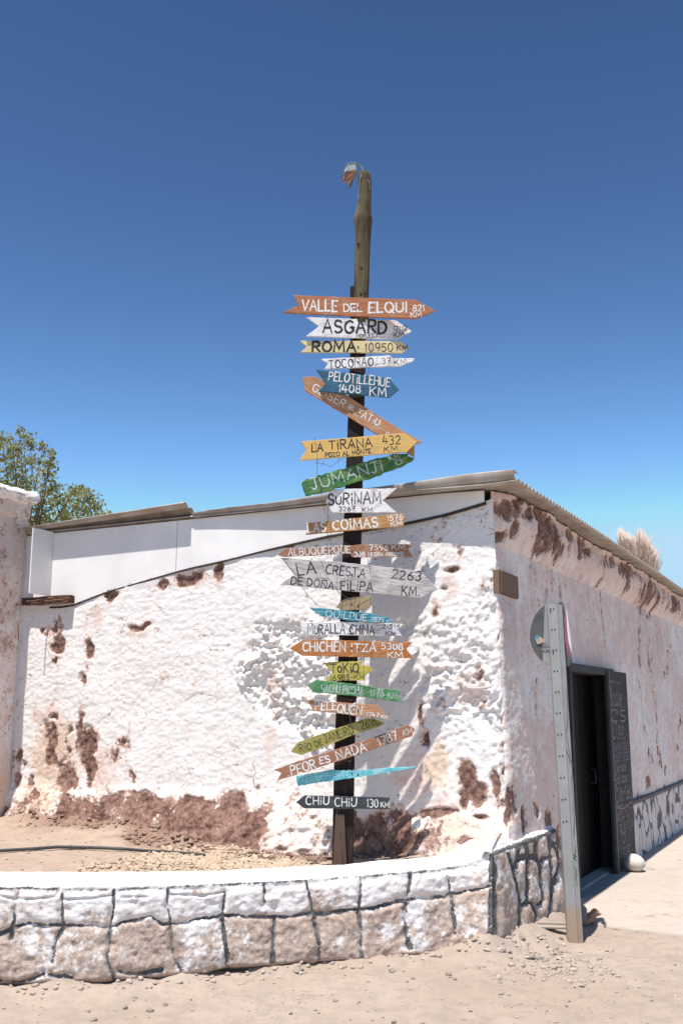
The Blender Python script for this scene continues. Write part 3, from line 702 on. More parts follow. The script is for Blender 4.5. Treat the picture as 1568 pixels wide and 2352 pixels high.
# rounded lip and flat top, going back
yback = np.interp(smx, [-260, 0, 280, 515, 740, 934, 1064, 1129], [0.55, 0.56, 0.58, 0.60, 0.60, 0.62, 0.60, 0.40])
dirb = np.stack([R[0] * 0.35 + 0 * smx, R[1] * 0.35 + 0.65 + 0 * smx], -1); dirb /= np.linalg.norm(dirb, axis=1)[:, None]
rows = [P3]; ax = [np.stack([bare, grey, tanw], -1)]
lastd = disp[-1]
for k, (back, up) in enumerate([(0.012, 0.012), (0.03, 0.02), (0.06, 0.025), (0.12, 0.028), (0.2, 0.03), (0.28, 0.03), (0.36, 0.028), (0.44, 0.02), (0.52, 0.005), (0.56, -0.05), (0.57, -0.15)]):
    q = topP.copy()
    q[:, 0] += nrm2[:, 0] * lastd * max(0, 1 - back * 8); q[:, 1] += nrm2[:, 1] * lastd * max(0, 1 - back * 8)
    s = back / 0.56 * yback
    q[:, 0] += dirb[:, 0] * s; q[:, 1] += dirb[:, 1] * s
    q[:, 2] -= 0.012 * sum(np.exp(-((smx - c0 - 6 * math.sin(back * 20)) / 2.6) ** 2) for c0 in (145, 272, 566, 905)) * (k < 9)
    q[:, 2] += up + 0.016 * (fbm(sarc * 3, sarc * 0 + back * 5, 3, 55) - 0.5) + 0.007 * (fbm(sarc * 22, sarc * 0 + back * 22, 3, 56) - 0.5)
    rows.append(q[None])
    b = np.full(len(smx), 0.02 if k < 8 else 0.3); g = np.zeros(len(smx))
    ax.append(np.stack([b, g, b * 0 + 0.4], -1)[None])
G = np.concatenate(rows, 0); A = np.concatenate(ax, 0)
lw = empty('bed_wall', (0.0, 7.0, 0.0))
tag(lw, 'low whitewashed stone retaining wall with grey painted joints round the gravel bed', 'wall')
def local_to(parent, V): return V - np.array(parent.location)
me = mesh_np('stonework', local_to(lw, G.reshape(-1, 3)), grid_faces(G.shape[0], G.shape[1]), {'bare': A[..., 0], 'grey': A[..., 1], 'tan': A[..., 2]})
link('stonework', me, LOWWALL, lw, True)

# the return of the low wall along the house side
B0, T0 = baseP[-1], topP[-1]
def RLz(r, l, z): return R * r + L * l + np.array([0, 0, z])
B1 = RLz(8.42, 2.315, 0.0); T1e = RLz(8.42, 2.335, 0.655)
nc = 74
q = np.linspace(0, 1, nc)[:, None]
bw = B0 * (1 - q) + B1 * q; tw = T0 * (1 - q) + T1e * q
bw[:, 2] -= 0.03
P3, X, Y = lowface(bw, tw, None)
def Ze(x, y): return ((1600 + x / 3.92) / 1.4541, (2700 + y / 3.92) / 1.4541)
JR = [[(150, 560), (200, 800), (190, 1000), (185, 1350), (180, 1700)], [(370, 600), (410, 760), (470, 1000), (510, 1230), (490, 1380), (465, 1600)], [(510, 540), (490, 640), (430, 790)], [(605, 490), (615, 720), (610, 1000), (585, 1200), (510, 1290)],
      [(730, 420), (730, 640), (775, 780), (780, 1000), (800, 1200), (720, 1260)], [(910, 340), (910, 700), (925, 950), (900, 1200), (840, 1450)], [(480, 640), (600, 610), (720, 610)], [(430, 790), (500, 690), (600, 640), (720, 650), (770, 740)],
      [(770, 720), (820, 650), (920, 640)], [(920, 440), (1010, 450)], [(585, 1210), (650, 1250), (680, 1400), (660, 1560)], [(1010, 320), (1015, 480), (1060, 700)], [(920, 470), (980, 520), (1030, 700), (960, 960), (930, 1100)]]
JR = [[Ze(*p) for p in q_] for q_ in JR]
LIPR = [Ze(*p) for p in [(150, 590), (250, 560), (350, 520), (500, 470), (620, 430), (760, 380), (900, 320), (1020, 280)]]
dj = np.full(X.shape, 1e9)
sa2 = np.linspace(0, 1.6, nc); SA = np.broadcast_to(sa2, X.shape); ZA = P3[..., 2]
jn = (fbm(SA * 12, ZA * 9, 3, 3) - 0.5) * 4
for q_ in JR: dj = np.minimum(dj, segdist(X + jn, Y + jn, q_))
dl = segdist(X, Y, LIPR)
Tm = np.broadcast_to(T1[:, None], X.shape)
ct = np.broadcast_to(np.sin(np.clip(np.linspace(0, 1, nc) * 12, 0, 1) * PI / 2), X.shape)
disp = (0.034 * (1 - np.exp(-(dj / 8.0) ** 2)) * np.sin(np.clip(Tm * 1.02, 0, 1) * PI) ** 0.5 + 0.022 * (fbm(SA * 5, ZA * 7, 4, 81) - 0.5) + 0.016 * (fbm(SA * 22, ZA * 22, 3, 82) - 0.5) + 0.03 * sstep(0.5, 0.0, Tm)) * ct
grey = np.maximum(np.exp(-(dj / 5.2) ** 2), np.exp(-(dl / 7.5) ** 2) * 1.0)
grey = np.maximum(grey, (1 - ct) * 0.8)
bare = 0.62 + 0.35 * sstep(0.40, 0.1, Tm)
P3 = P3.copy(); P3 += (-L)[None, None, :] * disp[..., None]
rows = [P3]; ax = [np.stack([bare, grey, 0.5 + 0 * bare], -1)]
for k, (back, up) in enumerate([(0.015, 0.012), (0.04, 0.018), (0.08, 0.015)]):
    qq = tw + L * back + np.array([0, 0, up]); qq[:, 2] += 0.012 * (fbm(sa2 * 6, sa2 * 0 + back * 6, 3, 85) - 0.5)
    rows.append(qq[None]); b = np.full(nc, 0.35); ax.append(np.stack([b, 0.55 * np.ones(nc) if k == 0 else 0 * b, b + 0.3], -1)[None])
G = np.concatenate(rows, 0); A = np.concatenate(ax, 0)
# closing end face
endc = G[:, -1:, :] + (L * 0.25)[None, None, :]
G = np.concatenate([G, endc], 1); A = np.concatenate([A, A[:, -1:, :]], 1)
me = mesh_np('return_stonework', local_to(lw, G.reshape(-1, 3)), grid_faces(G.shape[0], G.shape[1]), {'bare': A[..., 0], 'grey': A[..., 1], 'tan': A[..., 2]})
link('return_stonework', me, LOWWALL, lw, True)

# sloping plaster ledge between the wall top and the house corner
i0 = int(np.searchsorted(smx, 880))
E1 = topP[i0:]; E2 = tw[1:]
edge_in = np.concatenate([E1 + np.concatenate([dirb[i0:], np.zeros((len(E1), 1))], 1) * 0.05, E2 + L * 0.045], 0)
k1, k2 = len(E1), len(E2)
wu = np.concatenate([np.linspace(-1.0, -0.06, k1), np.full(k2, -0.06)]); wv = np.concatenate([np.full(k1, 0.08), np.linspace(0.08, 1.05, k2)])
wall_in = world(wu, wv, np.concatenate([np.linspace(0.60, 0.735, k1), np.linspace(0.735, 0.70, k2)]))
nl_ = 34; tl = np.linspace(0, 1, nl_)[:, None, None]
LG = edge_in[None] * (1 - tl) + wall_in[None] * tl
cf = np.linspace(0, 1, LG.shape[1])[None]
LG[..., 2] += -0.24 * sstep(0.46, 0.0, cf) * sstep(0.0, 0.5, tl[..., 0]) + 0.024 + 0.03 * (fbm(LG[..., 0] * 5, LG[..., 1] * 5, 3, 57) - 0.5) * np.sin(tl[..., 0] * PI) + 0.012 * (fbm(LG[..., 0] * 24, LG[..., 1] * 24, 3, 58) - 0.5) * sstep(0, 0.1, tl[..., 0]) - 0.03 * sstep(0.06, 0.0, tl[..., 0])
bl = 0.12 + 0.62 * tl[..., 0] + 0.5 * (fbm(LG[..., 0] * 3, LG[..., 1] * 3, 3, 59) - 0.45)
me = mesh_np('ledge', local_to(lw, LG.reshape(-1, 3)), grid_faces(nl_, LG.shape[1]), {'bare': bl, 'grey': 0 * bl, 'tan': 0.6 + 0 * bl})
link('ledge', me, LOWWALL, lw, True)

# ------------------------------------------------------------------ planting bed behind the low wall
cols = np.arange(-250, 1200, 5.0)
near = np.array([[np.interp(c, smx, topP[:, 0]), np.interp(c, smx, topP[:, 1]), np.interp(c, smx, topP[:, 2])] for c in np.clip(cols, -250, 1129)])
near[:, 1] += 0.45
wallz = np.interp(cols, [-250, 20, 150, 250, 400, 600, 700, 900, 1000, 1200], [0.70, 0.63, 0.60, 0.575, 0.50, 0.47, 0.47, 0.56, 0.63, 0.64])
farp = []
for c, z in zip(cols, wallz):
    d = ray(c, 1900); tden = (R0 + 0.08) / (d @ R); p = d * tden; farp.append((p[0], p[1], z))
farp = np.array(farp)
nb = 90
tb = np.linspace(0, 1, nb)[:, None, None]
BP = near[None] * (1 - tb) + farp[None] * tb
bx, by = BP[..., 0], BP[..., 1]
hump = sstep(0.62, 1.0, tb[..., 0]) * np.interp(cols, [20, 80, 250, 600, 760, 850], [0.03, 0.12, 0.15, 0.12, 0.05, 0.0])[None]
zb = BP[..., 2] - 0.03 + 0.045 * (fbm(bx * 2.2, by * 2.2, 3, 24) - 0.5) + 0.02 * (fbm(bx * 12, by * 12, 4, 25) - 0.5) + hump * (0.4 + 1.0 * fbm(bx * 5, by * 8, 4, 26))
mudb = sstep(0.62, 0.84, tb[..., 0] + 0.4 * (fbm(bx * 3, by * 3, 3, 28) - 0.5)) * np.interp(cols, [0, 60, 130, 760], [0.1, 0.6, 1, 1])[None]
t = NT('crumbled_adobe_soil', 1.0, 0.05)
f = t.noise(50, 5, 0.65); m_ = t.noise(8, 5, 0.6); gr = t.noise(150, 3)
c = t.mix(t.rng(m_, 0.35, 0.7), (0.42, 0.325, 0.255), (0.36, 0.275, 0.215))
c = t.mix(t.math('MULTIPLY', t.rng(gr, 0.55, 0.7), 0.5), c, (0.52, 0.43, 0.34))
c = t.mix(t.attr('mudb'), c, t.mix(t.rng(f, 0.35, 0.7), (0.19, 0.115, 0.085), (0.36, 0.25, 0.20)))
BEDM = t.done(c, t.bump(t.math('ADD', f, gr), 0.6, 0.012))
me = mesh_np('bed_soil', np.stack([bx, by, zb], -1).reshape(-1, 3), grid_faces(nb, len(cols)), {'mudb': mudb})
kind(link('bed_soil', me, BEDM, None, True), 'structure')
def bed_at(x, y):
    d = (bx - x) ** 2 + (by - y) ** 2; return float(zb.ravel()[int(np.argmin(d))])

# pebbles
rng = np.random.default_rng(5)
def ico(sub):
    bm = bmesh.new(); bmesh.ops.create_icosphere(bm, subdivisions=sub, radius=1.0)
    V = np.array([v.co[:] for v in bm.verts]); Fc = np.array([[v.index for v in f.verts] for f in bm.faces]); bm.free(); return V, Fc
def scatter(name, pts, sizes, mat, sub=1, flat=0.7, seed=0, cuts=5):
    r = np.random.default_rng(seed); V0, F0 = ico(sub); vs = []; fs = []; kinds = []
    for k in range(14):
        v = V0.copy()
        for c in range(cuts):
            n = r.normal(0, 1, 3); n /= np.linalg.norm(n); e = np.clip(v @ n - r.uniform(0.45, 0.85), 0, None); v = v - e[:, None] * n
        kinds.append(v)
    for i, (p, s) in enumerate(zip(pts, sizes)):
        a = r.uniform(0, 2 * PI); sx, sy, sz = r.uniform(0.75, 1.35), r.uniform(0.65, 1.1), flat * r.uniform(0.6, 1.2)
        v = kinds[i % 14] * (1 + r.uniform(-0.05, 0.05, (len(V0), 1))) * np.array([sx, sy, sz]) * s
        v = v @ np.array([[math.cos(a), -math.sin(a), 0], [math.sin(a), math.cos(a), 0], [0, 0, 1]])
        vs.append(v + p); fs.append(F0 + i * len(V0))
    me = mesh_np(name, np.concatenate(vs), np.concatenate(fs))
    return link(name, me, mat, None, cuts == 0)
pts = []; sz = []
GP = [(215, 2003), (300, 1985), (370, 1970), (440, 1950), (520, 1955), (640, 1975), (700, 1992), (560, 1998), (400, 2001)]
zr = zb.ravel(); bxr = bx.ravel(); byr = by.ravel()
vb = np.stack([bxr, byr, zr], -1) - EY; fbk = vb @ FW
bpx = 784 + FPX * (vb @ RT) / fbk; bpy_ = 1176 - FPX * (vb @ UP) / fbk
ing = inpoly(bpx, bpy_, [(150, 2012), (215, 1985), (290, 1972), (370, 1948), (450, 1940), (560, 1952), (660, 1972), (740, 1990), (740, 2012)])
cand = np.where(ing)[0]
for i in rng.choice(cand, 2600):
    s = rng.uniform(0.011, 0.024)
    pts.append((bxr[i] + rng.normal(0, 0.02), byr[i] + rng.normal(0, 0.02), zr[i] + s * 0.35)); sz.append(s)
for i in rng.choice(len(zr), 350):
    s = rng.uniform(0.005, 0.014); pts.append((bxr[i], byr[i], zr[i] + s * 0.3)); sz.append(s)
g = kind(scatter('gravel', pts, sz, PEBBLE, 2, 0.62, 3, 2), 'stuff'); g['label'] = 'tan rounded gravel spread in the bed behind the low wall'
# clods at the wall foot
pts = []; sz = []
cl = np.where((mudb.ravel() > 0.5))[0]
for i in rng.choice(cl, 900):
    s = rng.uniform(0.008, 0.03); pts.append((bxr[i] + rng.normal(0, 0.02), byr[i] + rng.normal(0, 0.02), zr[i] + s * 0.2)); sz.append(s)
CLOD = m_plain('adobe_clod', (0.27, 0.18, 0.14), 1.0, 0.05, 0.4, 14, 0, 0.5)
kind(scatter('adobe_clods', pts, sz, CLOD, 2, 0.7, 6), 'stuff')
# street grit
pts = []; sz = []
for k in range(3200):
    x = rng.uniform(-3.2, 3.6); y = rng.uniform(5.0, 9.5)
    if y > np.interp(x, [-2.2, 0, 1.05], [6.2, 6.7, 7.0]) and x < 1.55: continue
    s = float(np.clip(rng.lognormal(-5.5, 0.5), 0.0018, 0.012))
    if rng.random() < 0.15: s *= 1.6
    z = float(ground_z(np.array([x]), np.array([y]))[0])
    pts.append((x, y, z + s * 0.25)); sz.append(s)
for k in range(420):
    a = rng.uniform(0, 1); bx0 = np.array([1.38 + rng.normal(0, 0.20), 7.02 + rng.normal(0, 0.30)])
    s = float(np.clip(rng.lognormal(-4.7, 0.6), 0.003, 0.028)); z = float(ground_z(np.array([bx0[0]]), np.array([bx0[1]]))[0]); pts.append((bx0[0], bx0[1], z + s * 0.12)); sz.append(s)
for k in range(170):
    i = rng.integers(30, len(smx)); s = rng.uniform(0.006, 0.024)
    q_ = baseP[i, :2] + nrm2[i] * rng.uniform(-0.02, 0.16); z = float(ground_z(np.array([q_[0]]), np.array([q_[1]]))[0]); pts.append((q_[0], q_[1], z + s * 0.15)); sz.append(s)
GRIT = m_plain('street_grit', (0.42, 0.345, 0.285), 1.0, 0.05, 0.3, 6, 0, 0.2)
kind(scatter('street_gravel', pts, sz, GRIT, 2, 0.7, 9), 'stuff')

# single stones
def stone_mesh(seed, sub=3, cuts=7, mat=STONE, soft=0.0):
    r = random.Random(seed); bm = bmesh.new(); bmesh.ops.create_icosphere(bm, subdivisions=sub, radius=1.0)
    pl = []
    for k in range(cuts):
        n = Vector((r.uniform(-1, 1), r.uniform(-1, 1), r.uniform(-1, 1))).normalized(); pl.append((n, r.uniform(0.62, 0.9)))
    for v in bm.verts:
        for n, d in pl:
            e = v.co.dot(n) - d
            if e > 0: v.co -= n * e * (1 - soft)
    me = bpy.data.meshes.new('stone'); bm.to_mesh(me); bm.free()
    me.materials.append(mat)
    if soft: me.polygons.foreach_set('use_smooth', [True] * len(me.polygons))
    return me
smeshes = [stone_mesh(k) for k in range(5)]
stones = [(805 / 1.4541 / 1.0, 0, 0)]
def Zg(x, y): return ((1140 + x / 1.3754) / 1.4541, (2700 + y / 1.3754) / 1.4541)     # second close-up
def Zh(x, y): return ((x / 1.3754) / 1.4541, (2700 + y / 1.3754) / 1.4541)
sl = [(Zg(628, 722), 9, 'S'), (Zg(327, 780), 8, 'S'), (Zg(300, 800), 6, 'S'), (Zg(1240, 765), 8, 'S'), (Zg(1420, 873), 8, 'S'), (Zg(1385, 858), 7, 'S'), (Zg(1030, 895), 6, 'S'), (Zg(490, 755), 15, 'S'), (Zg(520, 775), 9, 'S'),
      (Zg(230, 745), 14, 'S'), (Zg(830, 650), 14, 'S'), (Zg(870, 690), 14, 'S'), (Zg(905, 690), 12, 'S'), (Zg(985, 650), 8, 'S'), (Zg(1000, 615), 9, 'S'), (Zg(770, 690), 10, 'S'), (Zg(1180, 375), 4, 'S'), (Zg(1372, 287), 4, 'S'),
      (Zg(560, 948), 7, 'S'), (Zg(240, 975), 9, 'S'), (Zg(370, 975), 9, 'S'), (Zh(1365, 755), 16, 'S'), (Zh(575, 900), 11, 'S'), (Zh(690, 905), 13, 'S'), (Zh(760, 890), 10, 'S'), (Zh(620, 860), 9, 'S'), (Zh(1540, 885), 9, 'S'), (Zh(410, 915), 7, 'S'),
      (Zh(1390, 855), 5, 'S'), (Zh(430, 950), 12, 'S'), (Zg(900, 545), 9, 'S'), (Zg(965, 500), 12, 'S'), (Zg(1010, 470), 9, 'S')]
for k, ((px, py), s, _) in enumerate(sl):
    p = on_z(px, py); r = random.Random(k + 40)
    z = float(ground_z(np.array([p[0]]), np.array([p[1]]))[0])
    m = s * p[1] / FPX * 0.62
    o = bpy.data.objects.new('stone', smeshes[k % 5]); C.objects.link(o)
    o.location = (p[0], p[1], z + m * 0.35); o.scale = (m * r.uniform(1.0, 1.4), m * r.uniform(0.8, 1.1), m * r.uniform(0.6, 0.8)); o.rotation_euler = (0, 0, r.uniform(0, 6))
    tag(o, 'small rough grey brown stone lying loose on the dusty street', 'stone', 'loose stones on the street')
# pale boulder by the chalkboard
p = on_z(1458, 2004)
bo = bpy.data.objects.new('boulder', stone_mesh(77, 4, 4, PALESTONE, 0.6)); C.objects.link(bo)
k_ = p[1] / FPX
bo.location = (p[0], p[1] + 0.02, 24 * k_ * 0.80); bo.scale = (24 * k_, 23 * k_, 19 * k_); bo.rotation_euler = (0.1, 0.2, 0.4)
tag(bo, 'smooth pale round boulder on the pavement at the foot of the chalkboard', 'boulder')
# dark stone and orange tile shard behind the road sign post
p = on_z(1342, 2128)
st = bpy.data.objects.new('stone', stone_mesh(91, 3, 6, m_plain('slate_stone', (0.20, 0.20, 0.21), 0.9, 0.1, 0.3, 20))); C.objects.link(st)
st.location = (p[0] - 0.02, p[1] + 0.05, 0.07); st.scale = (0.075, 0.06, 0.085); st.rotation_euler = (0.2, 0.1, 0.5)
tag(st, 'slate grey stone standing right behind the foot of the road sign post', 'stone')
bm = bmesh.new(); add_box(bm, (0, 0, 0), (0.17, 0.07, 0.035)); bmesh.ops.subdivide_edges(bm, edges=list(bm.edges), cuts=3, use_grid_fill=True)
rr_ = random.Random(3)
for v in bm.verts: v.co += Vector([rr_.uniform(-.008, .008) for _ in range(3)])
bmesh.ops.bevel(bm, geom=list(bm.edges), offset=0.002, segments=1, affect='EDGES')
ts = bm_obj('brick_shard', bm, m_plain('fired_clay', (0.42, 0.23, 0.15), 0.95, 0.1, 0.25, 20, 0, 0.5))
p = on_z(1352, 2122); ts.location = (p[0], p[1], 0.05); ts.rotation_euler = (0.1, -0.45, 0.3)
tag(ts, 'reddish clay shard leaning on the slate stone behind the sign post', 'shard')
bm = bmesh.new()
add_box(bm, (0, 0, 0), (0.30, 0.05, 0.014)); add_box(bm, (0.04, 0.035, 0.016), (0.26, 0.03, 0.012)); bevel(bm, 0.003)
pk = bm_obj('wood_splinter', bm, m_wood('grey_driftwood', (0.36, 0.31, 0.26), (0.2, 0.16, 0.13), None, 0.6))
p = on_z(1264, 2134, 0.06); pk.location = (p[0], p[1], 0.075); pk.rotation_euler = (0.1, 0.05, 0.12)
tag(pk, 'grey weathered splinter of board lying on the rubble beside the sign post', 'board')

# black hose across the bed
hz = [(-60, 1962), (3, 1955), (70, 1950), (133, 1947), (233, 1949), (283, 1951), (333, 1955), (407, 1958), (470, 1966)]
hp = []
for x, y in hz:
    z = 0.585
    for _ in range(4):
        p = on_z(x, y, z); z = bed_at(p[0], p[1]) + 0.016
    hp.append((p[0], p[1], z + 0.004))
bm = bmesh.new(); fine = []
for a, b in zip(hp[:-1], hp[1:]):
    for k in range(4): fine.append(tuple(np.array(a) * (1 - k / 4) + np.array(b) * k / 4))
fine.append(hp[-1]); add_tube(bm, fine, 0.0125, 10)
hs = bm_obj('hose', bm, m_plain('black_rubber', (0.07, 0.07, 0.068), 0.6, 0.3, 0.2, 15), None, True)
tag(hs, 'thin black irrigation hose lying across the gravel bed', 'hose')

# ------------------------------------------------------------------ stroke lettering
def arc(cx, cy, rx, ry, a0, a1, n=9):
    return [(cx + rx * math.cos(math.radians(a0 + (a1 - a0) * k / (n - 1))), cy + ry * math.sin(math.radians(a0 + (a1 - a0) * k / (n - 1)))) for k in range(n)]
G_ = {
 'A': (.85, [[(0, 0), (.5, 1), (1, 0)], [(.18, .36), (.82, .36)]]),
 'B': (.7, [[(0, 0), (0, 1)], [(0, 1)] + arc(.45, .76, .45, .24, 90, -90) + [(0, .52)], [(0, .52)] + arc(.5, .26, .5, .26, 90, -90) + [(0, 0)]]),
 'C': (.8, [arc(.55, .5, .55, .5, 50, 310, 13)]),
 'D': (.75, [[(0, 0), (0, 1)], [(0, 1)] + arc(.3, .5, .7, .5, 90, -90, 11) + [(0, 0)]]),
 'E': (.62, [[(1, 1), (0, 1), (0, 0), (1, 0)], [(0, .5), (.8, .5)]]),
 'F': (.62, [[(1, 1), (0, 1), (0, 0)], [(0, .52), (.8, .52)]]),
 'G': (.85, [arc(.52, .5, .52, .5, 50, 300, 12) + [(.95, .2), (.95, .45), (.6, .45)]]),
 'H': (.75, [[(0, 0), (0, 1)], [(1, 0), (1, 1)], [(0, .5), (1, .5)]]),
 'I': (.12, [[(.5, 0), (.5, 1)]]),
 'J': (.6, [[(0, 1), (1, 1)], [(.65, 1), (.65, .2)] + arc(.35, .2, .3, .2, 0, -160, 6)]),
 'K': (.75, [[(0, 0), (0, 1)], [(.95, 1), (.05, .45)], [(.3, .58), (1, 0)]]),
 'L': (.6, [[(0, 1), (0, 0), (1, .02)]]),
 'M': (1.0, [[(0, 0), (.1, 1), (.5, .25), (.9, 1), (1, 0)]]),
 'N': (.8, [[(0, 0), (0, 1), (1, 0), (1, 1)]]),
 'O': (.85, [arc(.5, .5, .5, .5, 90, 455, 17)]),
 'P': (.65, [[(0, 0), (0, 1)], [(0, 1)] + arc(.45, .74, .55, .26, 90, -90) + [(0, .48)]]),
 'Q': (.9, [arc(.5, .5, .5, .5, 90, 455, 17), [(.6, .28), (1.02, -.08)]]),
 'R': (.7, [[(0, 0), (0, 1)], [(0, 1)] + arc(.45, .75, .5, .25, 90, -90) + [(0, .5)], [(.35, .5), (1, 0)]]),
 'S': (.7, [arc(.5, .75, .45, .25, 30, 250, 9) + arc(.5, .25, .5, .25, 90, -150, 9)]),
 'T': (.8, [[(0, 1), (1, 1)], [(.5, 1), (.5, 0)]]),
 'U': (.75, [[(0, 1), (0, .35)] + arc(.5, .33, .5, .33, 180, 360, 9) + [(1, 1)]]),
 'V': (.8, [[(0, 1), (.5, 0), (1, 1)]]),
 'W': (1.1, [[(0, 1), (.25, 0), (.5, .8), (.75, 0), (1, 1)]]),
 'Y': (.75, [[(0, 1), (.5, .5)], [(1, 1), (.35, 0)]]),
 'Z': (.75, [[(0, 1), (1, 1), (0, 0), (1, 0)]]),
 '0': (.65, [arc(.5, .5, .5, .5, 90, 455, 15)]),
 '1': (.25, [[(0, .75), (.7, 1), (.7, 0)]]),
 '2': (.65, [arc(.5, .72, .45, .28, 160, -20, 8) + [(0, 0), (1, .02)]]),
 '3': (.62, [arc(.4, .75, .5, .25, 140, -80, 9) + arc(.4, .25, .55, .27, 80, -140, 9)]),
 '4': (.68, [[(.3, 1), (0, .35), (1, .35)], [(.7, .75), (.7, 0)]]),
 '5': (.65, [[(1, 1), (.15, 1), (.1, .55)] + arc(.42, .32, .5, .32, 110, -140, 10)]),
 '6': (.65, [[(.75, 1), (.25, .65)] + arc(.5, .28, .48, .28, 150, 510, 13)]),
 '7': (.65, [[(0, 1), (1, 1), (.4, 0)], [(.35, .5), (.9, .5)]]),
 '8': (.65, [arc(.5, .76, .4, .24, 270, -90, 12), arc(.5, .26, .5, .26, 90, 450, 12)]),
 '9': (.65, [arc(.5, .7, .45, .3, 0, 360, 12) + [(.85, .3), (.6, 0)]]),
 '-': (.5, [[(0, .45), (1, .45)]]), '.': (.15, [[(.3, 0), (.7, .06)]]), '/': (.5, [[(0, 0), (1, 1)]]),
 'i': (.14, [[(.5, 0), (.5, .68)], [(.5, .92), (.55, .99)]]),
 'u': (.6, [[(0, .7), (0, .25)] + arc(.5, .24, .5, .24, 180, 360, 8) + [(1, .7)]]),
 'o': (.62, [arc(.5, .35, .5, .35, 90, 455, 13)]),
 'a': (.55, [arc(.45, .32, .42, .32, 20, 340, 11), [(.9, .64), (.9, 0)]]),
 'c': (.5, [arc(.55, .33, .5, .33, 50, 310, 9)]), 'd': (.55, [arc(.45, .32, .42, .32, 20, 340, 11), [(.9, 1.05), (.9, 0)]]),
 'e': (.52, [[(.05, .35), (.95, .38)] + arc(.5, .33, .48, .33, 10, 310, 10)]),
 'g': (.55, [arc(.45, .34, .42, .3, 20, 340, 11), [(.9, .64), (.9, -.2)] + arc(.5, -.2, .4, .16, 0, -150, 6)]),
 'l': (.12, [[(.4, 1.05), (.5, 0)]]), 'm': (.85, [[(0, 0), (0, .66)], [(0, .5)] + arc(.25, .45, .25, .2, 150, 0, 5) + [(.5, 0)], [(.5, .5)] + arc(.75, .45, .25, .2, 150, 0, 5) + [(1, 0)]]),
 'r': (.42, [[(0, 0), (0, .66)], [(0, .4)] + arc(.5, .42, .5, .24, 150, 40, 5)]), 's': (.45, [arc(.5, .5, .4, .16, 30, 250, 7) + arc(.5, .17, .45, .17, 90, -150, 7)]),
 't': (.4, [[(.5, 1), (.5, .1), (.8, 0)], [(.05, .66), (.95, .68)]]),
}
ACC = {'Ñ': ('N', [(.1, 1.14), (.4, 1.24), (.6, 1.14), (.9, 1.24)]), 'É': ('E', [(.35, 1.12), (.75, 1.32)]), 'Á': ('A', [(.45, 1.12), (.75, 1.3)]), 'í': ('i', [(.3, .9), (1.8, 1.12)])}
for k, (b, st_) in ACC.items(): G_[k] = (G_[b][0], (G_[b][1][:1] if b == 'i' else G_[b][1]) + [st_])

def text_strokes(txt, a, b, h, seed=0):
    """strokes of a hand-painted line from a to b (baseline ends, y down), letters h tall"""
    r = random.Random(hash(txt) % 1000 if False else sum(map(ord, txt)) + seed)
    a = np.array(a, float); b = np.array(b, float); d = b - a; Ln = np.linalg.norm(d); ex = d / Ln; ey = np.array([ex[1], -ex[0]])
    gap = 0.28; tot = 0
    ws = [(0.35 if ch == ' ' else G_[ch][0]) for ch in txt]
    tot = sum(ws) + gap * (len(txt) - 1); sx = Ln / tot
    x = 0; out = []
    for ch, w in zip(txt, ws):
        if ch != ' ':
            hs = h * r.uniform(0.93, 1.06); yo = h * r.uniform(-0.035, 0.035); sl = r.uniform(-0.05, 0.07)
            for stq in G_[ch][1]:
                out.append([a + ex * (sx * (x + w * (u + r.uniform(-.02, .02))) + sl * v * h) + ey * (v * hs + yo + r.uniform(-.012, .012) * h) for u, v in stq])
        x += w + gap
    return out
def ribbons(strokes, w, to3d, r):
    """flat painted ribbons; every stroke sits a hair above the one before"""
    V = []; Fc = []
    for si, stq in enumerate(strokes):
        P = [np.array(p, float) for p in stq]; n = len(P)
        hw = w * r.uniform(0.85, 1.15) * 0.5
        e = P[0] - P[1]; P[0] = P[0] + e / (np.linalg.norm(e) + 1e-9) * hw * 0.7
        e = P[-1] - P[-2]; P[-1] = P[-1] + e / (np.linalg.norm(e) + 1e-9) * hw * 0.7
        base = len(V)
        for i in range(n):
            t0 = P[i] - P[i - 1] if i > 0 else P[1] - P[0]; t1 = P[i + 1] - P[i] if i < n - 1 else t0
            t0 = t0 / (np.linalg.norm(t0) + 1e-9); t1 = t1 / (np.linalg.norm(t1) + 1e-9)
            t = t0 + t1; ln = np.linalg.norm(t)
            if ln < 0.3: t = t1; ln = 1
            t = t / ln; nn = np.array([-t[1], t[0]]); mit = min(1.7, 1 / max(0.35, abs(float(nn @ np.array([-t1[1], t1[0]])))))
            ww = hw * (r.uniform(0.86, 1.14)) * (0.8 if i in (0, n - 1) else 1.0)
            V.append(to3d(*(P[i] + nn * ww * mit), si)); V.append(to3d(*(P[i] - nn * ww * mit), si))
        for i in range(n - 1):
            k = base + 2 * i; Fc.append((k, k + 1, k + 3, k + 2))
    return V, Fc

